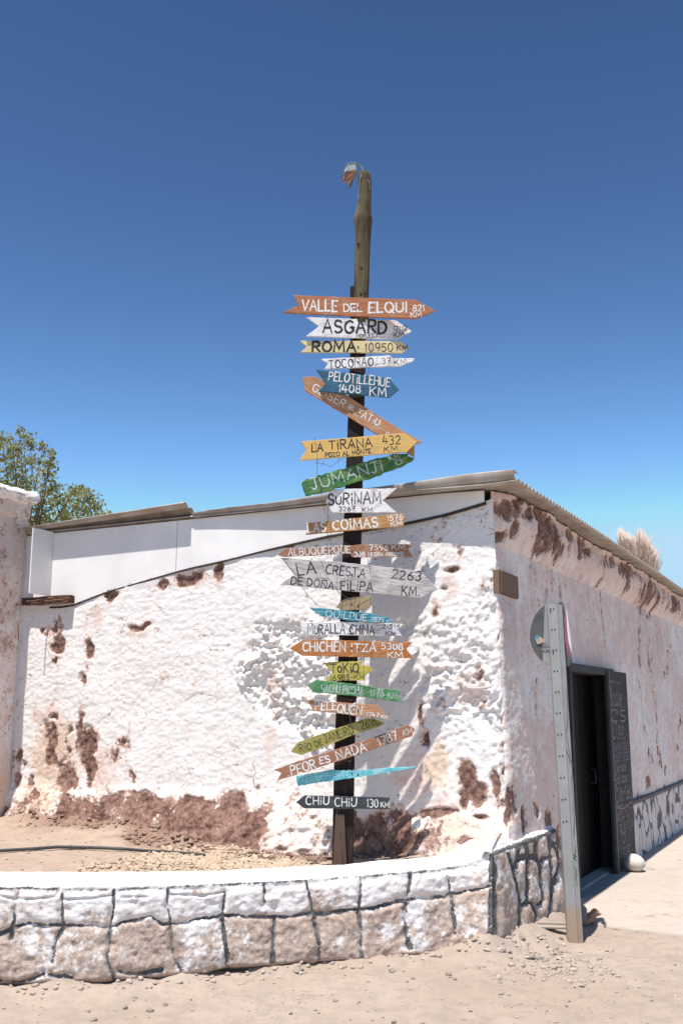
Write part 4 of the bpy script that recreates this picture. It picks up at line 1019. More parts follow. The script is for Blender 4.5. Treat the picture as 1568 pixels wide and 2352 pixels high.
# ------------------------------------------------------------------ the signpost
YP = 7.80
pb, pt = on_y(786, 1985, YP), on_y(832, 400, YP)
sp = empty('signpost', (pb[0], YP, 0.35))
tag(sp, 'tall dark timber post with a round pole on top, carrying the arrow boards', 'post')
o3 = np.array(sp.location)
DARK = m_wood('tarred_timber', (0.016, 0.010, 0.009), (0.038, 0.023, 0.018), (0.075, 0.05, 0.04), 0.7, -0.03, (26, 26, 1.6))
bm = bmesh.new()
tops = on_y(822, 664, YP)
rings = []
prof = [(784.0, 1990, 0.160), (791, 1720, 0.155), (800, 1480, 0.150), (809, 1230, 0.145), (816, 1000, 0.132), (822, 800, 0.128), (820, 664, 0.118)]
for (x, y, w) in prof:
    c = on_y(x, y, YP) - o3; hw = w / 2
    if y == 1990: c[2] = -0.25
    rings.append([bm.verts.new((c[0] + dx * hw, c[1] + dy * 0.06, c[2])) for dx, dy in [(-1, -.85), (-.9, -1), (.9, -1), (1, -.85), (1, 1), (-1, 1)]])
for a, b in zip(rings[:-1], rings[1:]):
    for k in range(6): bm.faces.new((a[k], a[(k + 1) % 6], b[(k + 1) % 6], b[k]))
bm.faces.new(rings[-1]); bm.faces.new(rings[0][::-1])
bm_obj('timber_post', bm, DARK, sp)
# split brown batten nailed to the foot of the post
bm = bmesh.new()
a1 = on_y(762, 1995, YP - 0.10) - o3; a2 = on_y(781, 1870, YP - 0.085) - o3
w1 = 0.10
vv_ = [bm.verts.new(q) for q in [(a1[0] - 0.005, a1[1], a1[2] - 0.2), (a1[0] + 0.12, a1[1], a1[2] - 0.2), (a2[0] + 0.03, a2[1], a2[2]), (a2[0] - 0.035, a2[1], a2[2]),
                              (a1[0] - 0.005, a1[1] + 0.03, a1[2] - 0.2), (a1[0] + 0.12, a1[1] + 0.03, a1[2] - 0.2), (a2[0] + 0.03, a2[1] + 0.02, a2[2]), (a2[0] - 0.035, a2[1] + 0.02, a2[2])]]
for f in [(0, 1, 2, 3), (7, 6, 5, 4), (0, 4, 5, 1), (1, 5, 6, 2), (2, 6, 7, 3), (3, 7, 4, 0)]: bm.faces.new([vv_[i] for i in f])
bm_obj('foot_batten', bm, m_wood('brown_batten', (0.10, 0.062, 0.045), (0.04, 0.025, 0.02), None, 0.7, 0, (26, 26, 1.6)), sp)
# round pole
POLE = NT('weathered_round_pole', 0.8, 0.2)
vc = POLE.coord((10, 10, 0.9)); g1 = POLE.noise(1.6, 5, 0.65, vc, 0.6); g2 = POLE.noise(6, 4); g3 = POLE.noise(2.2, 2)
cc = POLE.mix(POLE.rng(g1, 0.38, 0.66), (0.130, 0.108, 0.058), (0.050, 0.038, 0.023))
cc = POLE.mix(POLE.math('MULTIPLY', POLE.rng(g2, 0.58, 0.72), 0.8), cc, (0.05, 0.037, 0.024))
cc = POLE.mix(POLE.math('MULTIPLY', POLE.rng(g3, 0.5, 0.7), 0.5), cc, (0.19, 0.165, 0.095))
POLEM = POLE.done(cc, POLE.bump(g1, 0.4, 0.01))
cyl = []
pp = [(829, 745, .064), (828, 690, .064), (830, 640, .0635), (831, 590, .063), (832.5, 545, .064), (833.5, 520, .066), (834, 512, .071), (834.5, 505, .0735), (834.5, 498, .071), (835, 488, .065), (836, 470, .060), (837, 440, .057), (836.5, 415, .056), (836, 402, .054), (836, 397, .045)]
bm = bmesh.new(); rings = []; n = 20
for i, (x, y, rd_) in enumerate(pp):
    c = on_y(x, y, YP - 0.035) - o3; ring = []
    for k in range(n):
        a = 2 * PI * k / n; rr = rd_ * (1 + 0.05 * math.sin(3 * a + i * 0.6) + 0.03 * math.sin(5 * a - i))
        if 498 <= y <= 520: rr *= 1 + 0.10 * math.sin(4 * a + 1)
        ring.append(bm.verts.new((c[0] + rr * math.cos(a), c[1] + rr * math.sin(a), c[2])))
    rings.append(ring)
for a, b in zip(rings[:-1], rings[1:]):
    for k in range(n): bm.faces.new((a[k], a[(k + 1) % n], b[(k + 1) % n], b[k]))
bm.faces.new(rings[-1]); bm.faces.new(rings[0][::-1])
bm_obj('round_pole', bm, POLEM, sp, True)
KNOT = m_plain('dark_knot', (0.055, 0.04, 0.028), 0.9, 0.1)
for (x, y) in [(829, 615), (838, 673), (822, 560), (840, 500), (828, 675)]:
    c = on_y(x, y, YP - 0.099) - o3; bm = bmesh.new()
    r = bmesh.ops.create_uvsphere(bm, u_segments=8, v_segments=6, radius=1.0); bmesh.ops.transform(bm, matrix=Matrix.Translation(c) @ Matrix.Diagonal((0.012, 0.006, 0.017, 1)), verts=r['verts'])
    bm_obj('knot', bm, KNOT, sp, True)

# old floodlight wired to the top of the pole
fl_o = on_y(806, 397, YP - 0.03)
fl = empty('floodlight', tuple(fl_o))
tag(fl, 'small broken floodlight with a copper coloured inside wired to the pole top', 'lamp')
def Zt(x, y): return ((1080 + x / 7.84) / 1.4541, (520 + y / 7.84) / 1.4541)
def ft(x, y, dy=0.0): return Vector(on_y(*Zt(x, y), YP - 0.03 + dy) - fl_o)
GREYM = m_plain('lamp_grey', (0.30, 0.34, 0.37), 0.45, 0.4, 0.2, 20)
COP = m_plain('copper_reflector', (0.34, 0.15, 0.07), 0.5, 0.5, 0.3, 18, 0.2)
bm = bmesh.new()
fa = [ft(620, 200), ft(860, 190), ft(890, 360), ft(640, 400)]; bk = [ft(600, 215, .10), ft(850, 200, .12), ft(880, 350, .12), ft(500, 420, .10)]
va = [bm.verts.new(q) for q in fa]; vb_ = [bm.verts.new(q) for q in bk]
bm.faces.new(va); bm.faces.new(vb_[::-1])
for k in range(4): bm.faces.new((va[k], vb_[k], vb_[(k + 1) % 4], va[(k + 1) % 4]))
bevel(bm, 0.004); bm_obj('housing', bm, GREYM, fl)
bm = bmesh.new()
fa = [ft(640, 402), ft(885, 368), ft(790, 600), ft(505, 655), ft(520, 520)]; va = [bm.verts.new(q + Vector((0, .02 * (i > 1), 0))) for i, q in enumerate(fa)]; vb_ = [bm.verts.new(q + Vector((.0, .06, 0.01))) for q in fa]
bm.faces.new(va); bm.faces.new(vb_[::-1])
for k in range(5): bm.faces.new((va[k], vb_[k], vb_[(k + 1) % 5], va[(k + 1) % 5]))
bevel(bm, 0.003); bm_obj('reflector', bm, COP, fl)
bm = bmesh.new()
for pts_ in ([(610, 210), (500, 430), (500, 650)], [(860, 210), (890, 380), (760, 640), (690, 790)], [(630, 400), (500, 520)], [(640, 520), (660, 620)]):
    add_tube(bm, [ft(*q, -0.006) for q in pts_], 0.0065, 6)
bm_obj('rim_bars', bm, m_plain('lamp_rim', (0.10, 0.10, 0.11), 0.5, 0.4), fl)
bm = bmesh.new()
add_tube(bm, [ft(640, 205, .0), ft(760, 188, .0), ft(880, 200, 0), ft(980, 280, 0), ft(1060, 420, -.02), ft(1130, 560, -.05), ft(1200, 720, -.05), ft(1215, 900, -.04)], 0.0042, 6)
add_tube(bm, [ft(1010, 440, -.05), ft(960, 600, -.06), ft(940, 900, -.05), ft(910, 1200, -.045)], 0.0042, 6)
bm_obj('cable', bm, m_plain('grey_cable', (0.22, 0.22, 0.23), 0.6, 0.3), fl)
bm = bmesh.new(); add_tube(bm, [ft(735, 640, -.004), ft(700, 740, -.004), ft(670, 830, -.004)], [0.012, 0.013, 0.010], 8)
bm_obj('hanging_clip', bm, m_plain('brown_clip', (0.16, 0.10, 0.06), 0.7, 0.2), fl)

# ------------------------------------------------------------------ arrow signs
def zz(n):
    if n == 9: return lambda x, y: (674.0 + x / 5.182, 845.9 + y / 5.182)
    if n == 10: return lambda x, y: (701.5 + x / 6.0, 1361.7 + y / 6.0)
    off = {2: 653.3, 3: 928.4, 4: 1169.1, 5: 1361.7, 6: 1581.7}[n]
    return lambda x, y: (618.9 + x / 3.8, off + y / 3.8)
def W_(name, c, d, wear=None, g=0.5, wa=0.0): return m_wood(name, c, d, wear, g, wa)
MB = {
 'orange': W_('orange_stained_board', (0.37, 0.135, 0.058), (0.17, 0.062, 0.03), (0.42, 0.25, 0.16), 0.55, 0.04),
 'white': W_('white_painted_board', (0.76, 0.755, 0.76), (0.60, 0.58, 0.57), (0.42, 0.35, 0.30), 0.4, 0.03),
 'cream': W_('cream_board', (0.66, 0.56, 0.31), (0.52, 0.41, 0.2), (0.52, 0.42, 0.28), 0.45, 0.03),
 'blue': W_('blue_painted_board', (0.038, 0.13, 0.205), (0.02, 0.07, 0.115), (0.03, 0.07, 0.10), 0.7, 0.05),
 'tanwood': W_('light_brown_board', (0.41, 0.205, 0.107), (0.27, 0.125, 0.065), (0.50, 0.33, 0.22), 0.5, 0.03),
 'yellow': W_('golden_pine_board', (0.66, 0.43, 0.14), (0.52, 0.3, 0.09), (0.52, 0.36, 0.16), 0.45, 0.0),
 'green': W_('rough_green_plank', (0.042, 0.17, 0.055), (0.015, 0.06, 0.024), (0.22, 0.30, 0.10), 0.85, 0.06),
 'knotty': W_('knotty_pine_board', (0.41, 0.215, 0.082), (0.23, 0.11, 0.045), (0.52, 0.34, 0.19), 0.6, 0.02),
 'greyw': W_('weathered_white_board', (0.56, 0.535, 0.525), (0.38, 0.36, 0.35), (0.28, 0.25, 0.235), 0.6, 0.08),
 'bark': W_('raw_bark_offcut', (0.36, 0.275, 0.17), (0.17, 0.12, 0.07), None, 0.8),
 'teal': W_('teal_painted_slat', (0.038, 0.2, 0.275), (0.022, 0.12, 0.17), (0.16, 0.42, 0.48), 0.5, 0.05),
 'chichen': W_('orange_brown_board', (0.41, 0.155, 0.045), (0.26, 0.09, 0.03), (0.50, 0.30, 0.17), 0.45, 0.02),
 'tokio': W_('splintered_yellow_board', (0.47, 0.4, 0.095), (0.27, 0.22, 0.06), None, 0.6),
 'machu': W_('green_painted_slat', (0.058, 0.215, 0.082), (0.03, 0.11, 0.045), (0.26, 0.37, 0.22), 0.5, 0.06),
 'olive': W_('olive_painted_board', (0.3, 0.265, 0.062), (0.18, 0.15, 0.04), (0.38, 0.33, 0.15), 0.55, 0.04),
 'plain': W_('bare_brown_plank', (0.31, 0.145, 0.083), (0.18, 0.08, 0.045), (0.40, 0.25, 0.17), 0.55, 0.05),
 'cyan': W_('bright_cyan_board', (0.085, 0.41, 0.49), (0.045, 0.27, 0.34), (0.30, 0.66, 0.70), 0.5, 0.05),
 'black': W_('charcoal_board', (0.040, 0.047, 0.052), (0.022, 0.026, 0.028), (0.075, 0.08, 0.085), 0.5, 0.04),
}
B_, Wt, Tw = BLACK_PAINT, WHITE_PAINT, THIN_WHITE
# zoom, board key, outline, thickness, forward offset, yaw (deg, right side nearer), rough, texts (string, x0, y0, x1, y1, height, stroke width), paint, label
SIGNS = [
 (2, 'orange', [(205, 92), (700, 112), (1275, 132), (1445, 230), (1275, 297), (800, 280), (120, 245), (255, 178)], .022, 0.035, 6, 1, [('VALLE', 282, 226, 588, 236, 92, 17), ('DEL', 650, 236, 805, 236, 68, 15), ('ELQUI', 866, 246, 1196, 240, 86, 17), ('821', 1250, 236, 1350, 230, 52, 10), ('KM', 1232, 284, 1325, 280, 38, 9)], Wt, 'orange brown arrow sign lettered Valle del Elqui, uppermost on the signpost'),
 (2, 'white', [(325, 285), (800, 303), (1105, 315), (1240, 408), (1105, 478), (320, 450), (432, 365)], .02, 0.032, -3, 1, [('ASGARD', 465, 420, 1015, 425, 106, 22), ('NORUEGA', 757, 461, 945, 466, 28, 5), ('12112', 1080, 402, 1195, 404, 42, 7), ('KM', 1087, 462, 1170, 452, 40, 8)], B_, 'white arrow sign with thick black letters and NORUEGA below, second from the top'),
 (2, 'cream', [(265, 490), (700, 492), (1095, 495), (1150, 495), (1215, 555), (1155, 598), (600, 592), (270, 590), (325, 545)], .02, 0.03, -1, 1, [('ROMA', 375, 584, 750, 587, 88, 21), ('10950', 832, 583, 1072, 587, 70, 9), ('KM', 1112, 576, 1205, 573, 46, 10)], B_, 'cream arrow sign lettered Roma 10950 km'),
 (2, 'white', [(450, 650), (750, 636), (1050, 620), (1072, 645), (1262, 645), (1250, 668), (1135, 712), (800, 724), (480, 738), (510, 690)], .018, 0.05, 3, 1.5, [('TOCOÑAO', 520, 733, 905, 706, 70, 9), ('37', 982, 692, 1055, 688, 48, 6), ('KM', 1090, 708, 1195, 692, 50, 6)], B_, 'slim white arrow sign lettered Toconao 37 km above the dark blue board'),
 (2, 'blue', [(412, 742), (730, 780), (1040, 815), (1130, 918), (1045, 985), (740, 958), (425, 930), (490, 860)], .02, 0.072, -3, 1, [('PELOTiLLEHUE', 515, 838, 1045, 890, 76, 11), ('1408', 600, 935, 790, 950, 66, 11), ('KM', 875, 970, 1015, 978, 74, 12)], Wt, 'dark blue arrow sign lettered Pelotillehue 1408 km'),
 (9, 'tanwood', [(105, 105), (265, 97), (370, 155), (700, 365), (1000, 555), (1300, 745), (1530, 875), (1440, 905), (1435, 1055), (1000, 790), (700, 605), (400, 420), (135, 265)], .022, 0.03, 0, 1, [('GEiSER', 215, 262, 590, 465, 92, 14), ('DEL', 640, 470, 712, 506, 48, 9), ('TATiO', 738, 552, 1005, 690, 84, 14), ('90', 1078, 815, 1150, 850, 66, 10)], Wt, 'light brown arrow sign slanting steeply down to the right behind the blue one'),
 (3, 'yellow', [(275, 325), (720, 290), (1175, 252), (1285, 330), (1200, 415), (730, 453), (265, 490), (320, 400)], .02, 0.078, -2, 1, [('LA', 370, 415, 465, 410, 70, 14), ('TiRANA', 520, 396, 895, 370, 76, 13), ('POZO AL MONTE', 487, 462, 885, 426, 36, 8), ('432', 990, 352, 1140, 348, 75, 8), ('KM', 1000, 420, 1120, 408, 46, 8)], B_, 'golden yellow arrow sign lettered La Tirana 432 km'),
 (3, 'green', [(285, 680), (320, 655), (470, 610), (700, 545), (940, 470), (1100, 432), (1215, 425), (1205, 450), (1265, 465), (1250, 495), (1150, 545), (1050, 580), (900, 640), (700, 700), (520, 750), (400, 780), (315, 795), (300, 745)], .035, 0.035, -6, 5, [('JUMANJi', 375, 748, 990, 575, 92, 13), ('KM', 1052, 495, 1135, 468, 50, 10), ('0', 1105, 535, 1160, 520, 45, 9)], THIN_WHITE, 'rough splintered green plank sign slanting up to the right'),
 (3, 'white', [(520, 755), (530, 742), (820, 738), (1108, 735), (985, 840), (1110, 945), (820, 946), (545, 945), (505, 880), (490, 850)], .022, 0.045, 2, 1.5, [('SuRiNAM', 512, 878, 970, 864, 98, 14), ('3267', 605, 933, 745, 930, 40, 7), ('KM', 810, 940, 895, 938, 38, 7)], B_, 'white sign with a notched right end lettered Surinam 3267 km'),
 (4, 'knotty', [(308, 125), (740, 80), (1165, 35), (1190, 80), (1160, 150), (740, 186), (315, 222), (335, 170)], .022, 0.04, 6, 1, [('LAS', 335, 206, 490, 192, 80, 14), ('COiMAS', 556, 184, 945, 156, 84, 17), ('1576', 1030, 105, 1160, 90, 46, 9), ('KM', 1060, 150, 1155, 140, 38, 9)], Wt, 'knotty pine sign lettered Las Coimas 1576 km in white'),
 (4, 'plain', [(75, 395), (135, 350), (430, 333), (735, 316), (820, 305), (1250, 308), (1205, 350), (1255, 412), (980, 417), (720, 420), (700, 385), (400, 404), (120, 415)], .02, 0.04, -2, 1, [('ALBUQUERQUE', 165, 408, 705, 381, 62, 9), ('7596', 870, 362, 1030, 359, 48, 8), ('KM', 1068, 358, 1178, 356, 46, 8), ('308', 740, 417, 830, 415, 42, 9), ('NEGRA ARROYO', 862, 414, 1165, 410, 34, 7)], Wt, 'thin brown two piece sign pointing left lettered Albuquerque'),
 (4, 'greyw', [(105, 425), (370, 445), (640, 465), (980, 503), (1310, 540), (1468, 695), (1320, 775), (700, 716), (95, 655), (215, 575)], .024, 0.062, 0, 1.5, [('LA', 250, 580, 405, 556, 95, 15), ('CRESTA', 490, 566, 830, 598, 80, 10), ('DE', 185, 655, 285, 665, 64, 10), ('DOÑA', 328, 668, 555, 702, 62, 10), ('FiLiPA', 620, 708, 900, 717, 82, 11), ('2263', 1065, 602, 1315, 626, 76, 10), ('KM.', 1150, 750, 1305, 756, 82, 11)], B_, 'widest sign, weathered greyish white arrow lettered La Cresta de Doña Filipa'),
 (10, 'bark', [(415, 195), (510, 90), (690, 50), (895, 48), (890, 190), (850, 210), (840, 218), (620, 245), (520, 245)], .025, 0.045, 4, 3, [], B_, 'small unlettered bark offcut between the large white sign and the teal slat'),
 (5, 'teal', [(345, 125), (500, 138), (700, 160), (880, 180), (1040, 218), (1085, 268), (1000, 262), (850, 255), (650, 235), (460, 205), (400, 170)], .016, 0.055, 1, 1.5, [('QUiLPUE', 490, 208, 850, 245, 58, 6), ('1579', 895, 250, 995, 258, 38, 5), ('K', 1020, 262, 1060, 266, 34, 5)], WHITE_PAINT, 'curved teal slat sign lettered Quilpue'),
 (5, 'white', [(270, 258), (640, 250), (900, 260), (1165, 272), (1125, 325), (1158, 378), (750, 371), (330, 365), (275, 320)], .02, 0.04, -2, 1, [('MuRALLA', 333, 356, 655, 355, 84, 11), ('CHiNA', 698, 358, 912, 361, 78, 12), ('21515', 980, 308, 1135, 318, 38, 7), ('KM', 1012, 372, 1098, 375, 38, 7)], B_, 'white sign lettered Muralla China right above the orange brown arrow'),
 (5, 'chichen', [(175, 485), (300, 405), (770, 417), (1245, 428), (1195, 490), (1255, 570), (770, 560), (285, 548)], .022, 0.05, 0, 1, [('CHICHÉN', 292, 507, 660, 510, 78, 14), ('ITZÁ', 715, 515, 925, 510, 66, 15), ('5308', 975, 490, 1160, 500, 56, 10), ('KM', 1030, 566, 1160, 566, 52, 11)], Wt, 'orange brown arrow sign pointing left lettered Chichén Itzá'),
 (5, 'tokio', [(465, 610), (600, 600), (810, 597), (790, 630), (860, 632), (905, 672), (845, 712), (820, 740), (825, 762), (650, 767), (490, 770), (510, 738), (545, 700), (520, 660)], .022, 0.045, 3, 4, [('ToKiO', 535, 695, 775, 692, 76, 11), ('16985-KM', 530, 764, 825, 755, 46, 7)], B_, 'splintered yellow sign lettered Tokio above the green slat'),
 (5, 'machu', [(325, 805), (405, 760), (700, 790), (1000, 838), (1160, 850), (1115, 898), (1170, 960), (900, 918), (640, 892), (385, 868)], .02, 0.055, -3, 1.5, [('MACHU', 445, 865, 610, 876, 68, 7), ('PiCCHU', 640, 878, 800, 886, 66, 7), ('1176', 880, 900, 995, 906, 60, 7), ('KM', 1030, 918, 1105, 926, 52, 7)], THIN_WHITE, 'green arrow slat pointing left lettered Machu Picchu'),
 (6, 'tanwood', [(305, 98), (600, 118), (945, 145), (1035, 262), (760, 240), (560, 210), (358, 195), (385, 170)], .02, 0.08, 4, 1, [('PELE', 402, 186, 580, 186, 74, 12), ('QUÉN', 588, 206, 798, 226, 76, 13), ('1747', 845, 240, 950, 250, 36, 8), ('KM', 975, 257, 1025, 263, 28, 7)], Wt, 'light brown arrow sign lettered Pelequén above the olive board'),
 (6, 'olive', [(185, 550), (245, 468), (520, 370), (780, 280), (855, 258), (1010, 290), (960, 330), (800, 380), (540, 480), (280, 578), (210, 560)], .024, 0.045, 0, 1.5, [('RíO', 268, 556, 370, 528, 62, 7), ('DE', 405, 510, 465, 490, 52, 7), ('JANEiRO', 490, 476, 735, 388, 74, 7), ('2618', 805, 355, 935, 316, 66, 7), ('KM', 940, 330, 1000, 314, 32, 5)], B_, 'olive yellow board slanting up to the right lettered Río de Janeiro'),
 (6, 'plain', [(35, 712), (215, 645), (600, 525), (900, 430), (1200, 315), (1265, 350), (1240, 415), (760, 582), (400, 698), (65, 805), (105, 735)], .03, 0.055, -2, 2, [('PEOR', 195, 756, 410, 694, 78, 12), ('ES', 443, 655, 530, 640, 58, 12), ('NADA', 595, 622, 850, 542, 82, 13), ('1787', 960, 498, 1120, 442, 74, 9), ('KM', 1170, 412, 1250, 392, 52, 7)], Wt, 'long bare brown plank sign lettered Peor es Nada 1787 km'),
 (6, 'cyan', [(235, 762), (560, 705), (640, 718), (780, 718), (1000, 695), (1275, 680), (1240, 700), (950, 745), (700, 785), (450, 815), (245, 855)], .024, 0.045, 3, 3, [('YELLOWSTONE', 270, 820, 820, 758, 62, 5), ('8240', 905, 752, 1040, 728, 44, 5), ('KM', 1180, 702, 1240, 696, 24, 4)], THIN_WHITE, 'bright cyan tapering board lettered Yellowstone'),
 (6, 'black', [(232, 992), (305, 932), (680, 942), (1055, 950), (1030, 1000), (1045, 1052), (680, 1050), (300, 1045)], .022, 0.04, 0, 1, [('CHiU', 318, 1012, 515, 1012, 66, 10), ('CHiU', 570, 1026, 755, 1028, 70, 10), ('130', 848, 1032, 945, 1035, 66, 9), ('KM', 972, 1034, 1038, 1032, 42, 8)], Wt, 'charcoal black arrow sign lettered Chiu Chiu, lowest on the signpost'),
]
def build_sign(i, spec):
    zn, key, poly, th, off, yaw, rough, texts, paint, label = spec
    r = random.Random(100 + i); tf = zz(zn)
    P = [tf(*p) for p in poly]
    cx = sum(p[0] for p in P) / len(P); cy = sum(p[1] for p in P) / len(P)
    yw = math.radians(yaw * 1.6); n = np.array([-math.sin(yw), -math.cos(yw), 0.0])
    pc = on_y(815, cy, YP - 0.062 - off)
    org = on_plane(cx, cy, pc, n)
    # grain direction: longest outline direction
    far = max(((a, b) for a in P for b in P), key=lambda ab: (ab[0][0] - ab[1][0]) ** 2 + (ab[0][1] - ab[1][1]) ** 2)
    a, b = sorted(far)
    if zn == 5 and key == 'chichen': a, b = (0, 0), (1, 0.02)
    x3 = on_plane(cx + (b[0] - a[0]) * .1, cy + (b[1] - a[1]) * .1, pc, n) - org; x3 /= np.linalg.norm(x3)
    if abs(b[1] - a[1]) < 45: x3 = on_plane(cx + 10, cy + (P[1][1] - P[0][1]) / (P[1][0] - P[0][0] + 1e-6) * 5, pc, n) - org; x3 /= np.linalg.norm(x3)
    y3 = np.cross(n, x3)
    M = Matrix(((x3[0], y3[0], n[0], org[0]), (x3[1], y3[1], n[1], org[1]), (x3[2], y3[2], n[2], org[2]), (0, 0, 0, 1)))
    def loc(x, y, d=0.0):
        q = on_plane(x, y, pc, n) - org; return np.array([q @ x3, q @ y3, d])
    root = empty('arrow_sign'); root.matrix_world = M
    tag(root, label, 'sign', 'direction signs on the signpost')
    # outline, resampled with a hand-sawn waver
    out = []
    for k in range(len(P)):
        p, q = np.array(P[k]), np.array(P[(k + 1) % len(P)]); Ls = np.linalg.norm(q - p); m = max(1, int(Ls / (9 if rough < 2.5 else 5)))
        nn = np.array([-(q - p)[1], (q - p)[0]]) / (Ls + 1e-9)
        for s in range(m):
            w = r.uniform(-0.35, 0.35) * rough * (0.6 if s == 0 else 1) if Ls > 12 else 0
            out.append(p + (q - p) * s / m + nn * w)
    bm = bmesh.new()
    top = [bm.verts.new(loc(*q, 0.0)) for q in out]; bot = [bm.verts.new(loc(*q, -th)) for q in out]
    nv = len(out); ftop = bm.faces.new(top); bm.faces.new(bot[::-1])
    for k in range(nv): bm.faces.new((top[k], bot[k], bot[(k + 1) % nv], top[(k + 1) % nv]))
    bmesh.ops.recalc_face_normals(bm, faces=list(bm.faces))
    ed = [e for e in bm.edges if all(abs(v.co.z) < 1e-5 for v in e.verts)]
    bmesh.ops.bevel(bm, geom=ed, offset=0.0022, segments=1, affect='EDGES')
    bm_obj('board', bm, MB[key], root)
    sc = {9: 1 / 5.182, 10: 1 / 6.0}.get(zn, 1 / 3.8)
    strokes = []; wid = []
    allV = []; allF = []; si0 = 0
    for (txt, x0, y0, x1, y1, h, w) in texts:
        stq = text_strokes(txt, tf(x0, y0), tf(x1, y1), h * sc, i)
        V, Fc = ribbons(stq, w * sc * 0.95, lambda x, y, s, s0=si0: loc(x, y, 0.0007 + 0.00009 * ((s + s0) % 9)), r)
        si0 += len(stq)
        link('lettering', mesh_np('lettering', np.array(V), np.array(Fc)), paint, root)
    # two nails into the post
    for s in (-1, 1):
        bm = bmesh.new(); c = loc(np.clip(815, min(p[0] for p in P) + 10, max(p[0] for p in P) - 10) + s * 7, cy + s * 1.5 + (cy - cy), 0)
        rr = bmesh.ops.create_cone(bm, cap_ends=True, segments=8, radius1=0.008, radius2=0.006, depth=0.005)
        bmesh.ops.translate(bm, verts=rr['verts'], vec=(c[0], c[1], 0.0025)); bm_obj('nail', bm, NAIL, root)
    if key == 'bark':
        V, Fc = ribbons([[tf(510, 120), tf(505, 200), tf(512, 240)], [tf(625, 90), tf(612, 160), tf(620, 240)], [tf(690, 60), tf(672, 130), tf(680, 230)], [tf(745, 110), tf(735, 170), tf(742, 215)], [tf(560, 130), tf(552, 180)]], 1.0, lambda x, y, s: loc(x, y, 0.0012 + 0.0001 * s), r)
        link('cracks', mesh_np('cracks', np.array(V), np.array(Fc)), m_plain('dark_crack', (0.06, 0.045, 0.03)), root)
    return root
for i, s in enumerate(SIGNS): build_sign(i, s)

# barbed wire strands hanging round the boards
def wire(pts, label, depth=0.15, r=0.0017, barbs=True, loops=True):
    P = [np.array(on_y(*zz(z)(x, y), YP - 0.062 - depth)) for z, x, y in pts]
    o = P[0]; fine = []; rr = random.Random(int(pts[0][1]))
    for a, b in zip(P[:-1], P[1:]):
        m = max(2, int(np.linalg.norm(b - a) / 0.04))
        for k in range(m): fine.append(a + (b - a) * k / m + np.array([rr.uniform(-.004, .004), rr.uniform(-.006, .006), 0]) - o)
    fine.append(P[-1] - o)
    bm = bmesh.new(); add_tube(bm, fine, r, 5)
    if barbs:
        for k in range(2, len(fine) - 1, 4):
            c = Vector(fine[k]); d = Vector((rr.uniform(-1, 1), rr.uniform(-.6, .2), rr.uniform(-1, 1))).normalized() * 0.022
            add_tube(bm, [c - d, c, c + d], r * 0.9, 4)
    ob = bm_obj('wire', bm, RUSTWIRE); ob.location = tuple(o)
    tag(ob, label, 'wire', 'rusty wires hung round the signs')
wire([(3, 388, 288), (3, 405, 350), (3, 412, 420), (3, 418, 500), (3, 418, 600), (3, 450, 740), (3, 462, 850), (3, 490, 960), (4, 520, 60), (4, 535, 180), (4, 540, 300), (4, 535, 430)], 'long rusty barbed wire hanging left of the post from the golden yellow sign down')
wire([(2, 905, 110), (2, 902, 200), (2, 895, 320), (2, 888, 480), (2, 875, 620), (2, 862, 780)], 'rusty barbed wire hanging over the right half of the five top signs', 0.14)
wire([(4, 85, 400), (4, 150, 480), (4, 230, 570), (4, 320, 740), (4, 405, 830), (4, 500, 868)], 'barbed wire strand slanting across the left end of the widest white sign', 0.12)
wire([(3, 412, 512), (3, 470, 520), (3, 540, 545), (3, 600, 495), (3, 655, 465)], 'short barbed wire bridging the gap under the golden yellow sign', 0.10)
wire([(2, 225, 178), (2, 300, 280)], 'short wire tied across the left notch of the uppermost sign', 0.10, 0.0017, False)
wire([(2, 575, 110), (2, 560, 190), (2, 505, 275)], 'wire tied over the first word of the uppermost sign', 0.12)
wire([(4, 450, 445), (4, 470, 540), (4, 530, 640), (4, 600, 720), (4, 690, 790), (5, 640, 60)], 'barbed wire strand running down the middle of the widest white sign', 0.12)
wire([(4, 855, 420), (4, 870, 500), (4, 880, 570)], 'short wire hanging right of the post onto the widest white sign', 0.12, 0.0017, False)
wire([(5, 860, 190), (5, 850, 300), (5, 835, 420), (5, 820, 640), (5, 832, 800), (5, 838, 930)], 'barbed wire hanging right of the post over the teal to green signs', 0.12)
wire([(5, 625, 395), (5, 590, 480), (5, 575, 560), (5, 570, 640)], 'knotted barbed wire over the left part of the orange brown arrow pointing left', 0.10)
wire([(6, 665, 120), (6, 690, 200), (6, 705, 280), (6, 712, 360)], 'wire dangling over the light brown sign down to the olive board', 0.13)
wire([(6, 620, 505), (6, 640, 590), (6, 690, 640), (6, 712, 630)], 'hooked wire hanging over the bare brown plank sign', 0.11, 0.0017, False)
wire([(6, 597, 1035), (6, 582, 1140), (6, 598, 1250), (6, 622, 1440)], 'pale wire hanging from the charcoal sign down the foot of the post', 0.08, 0.0022, False)

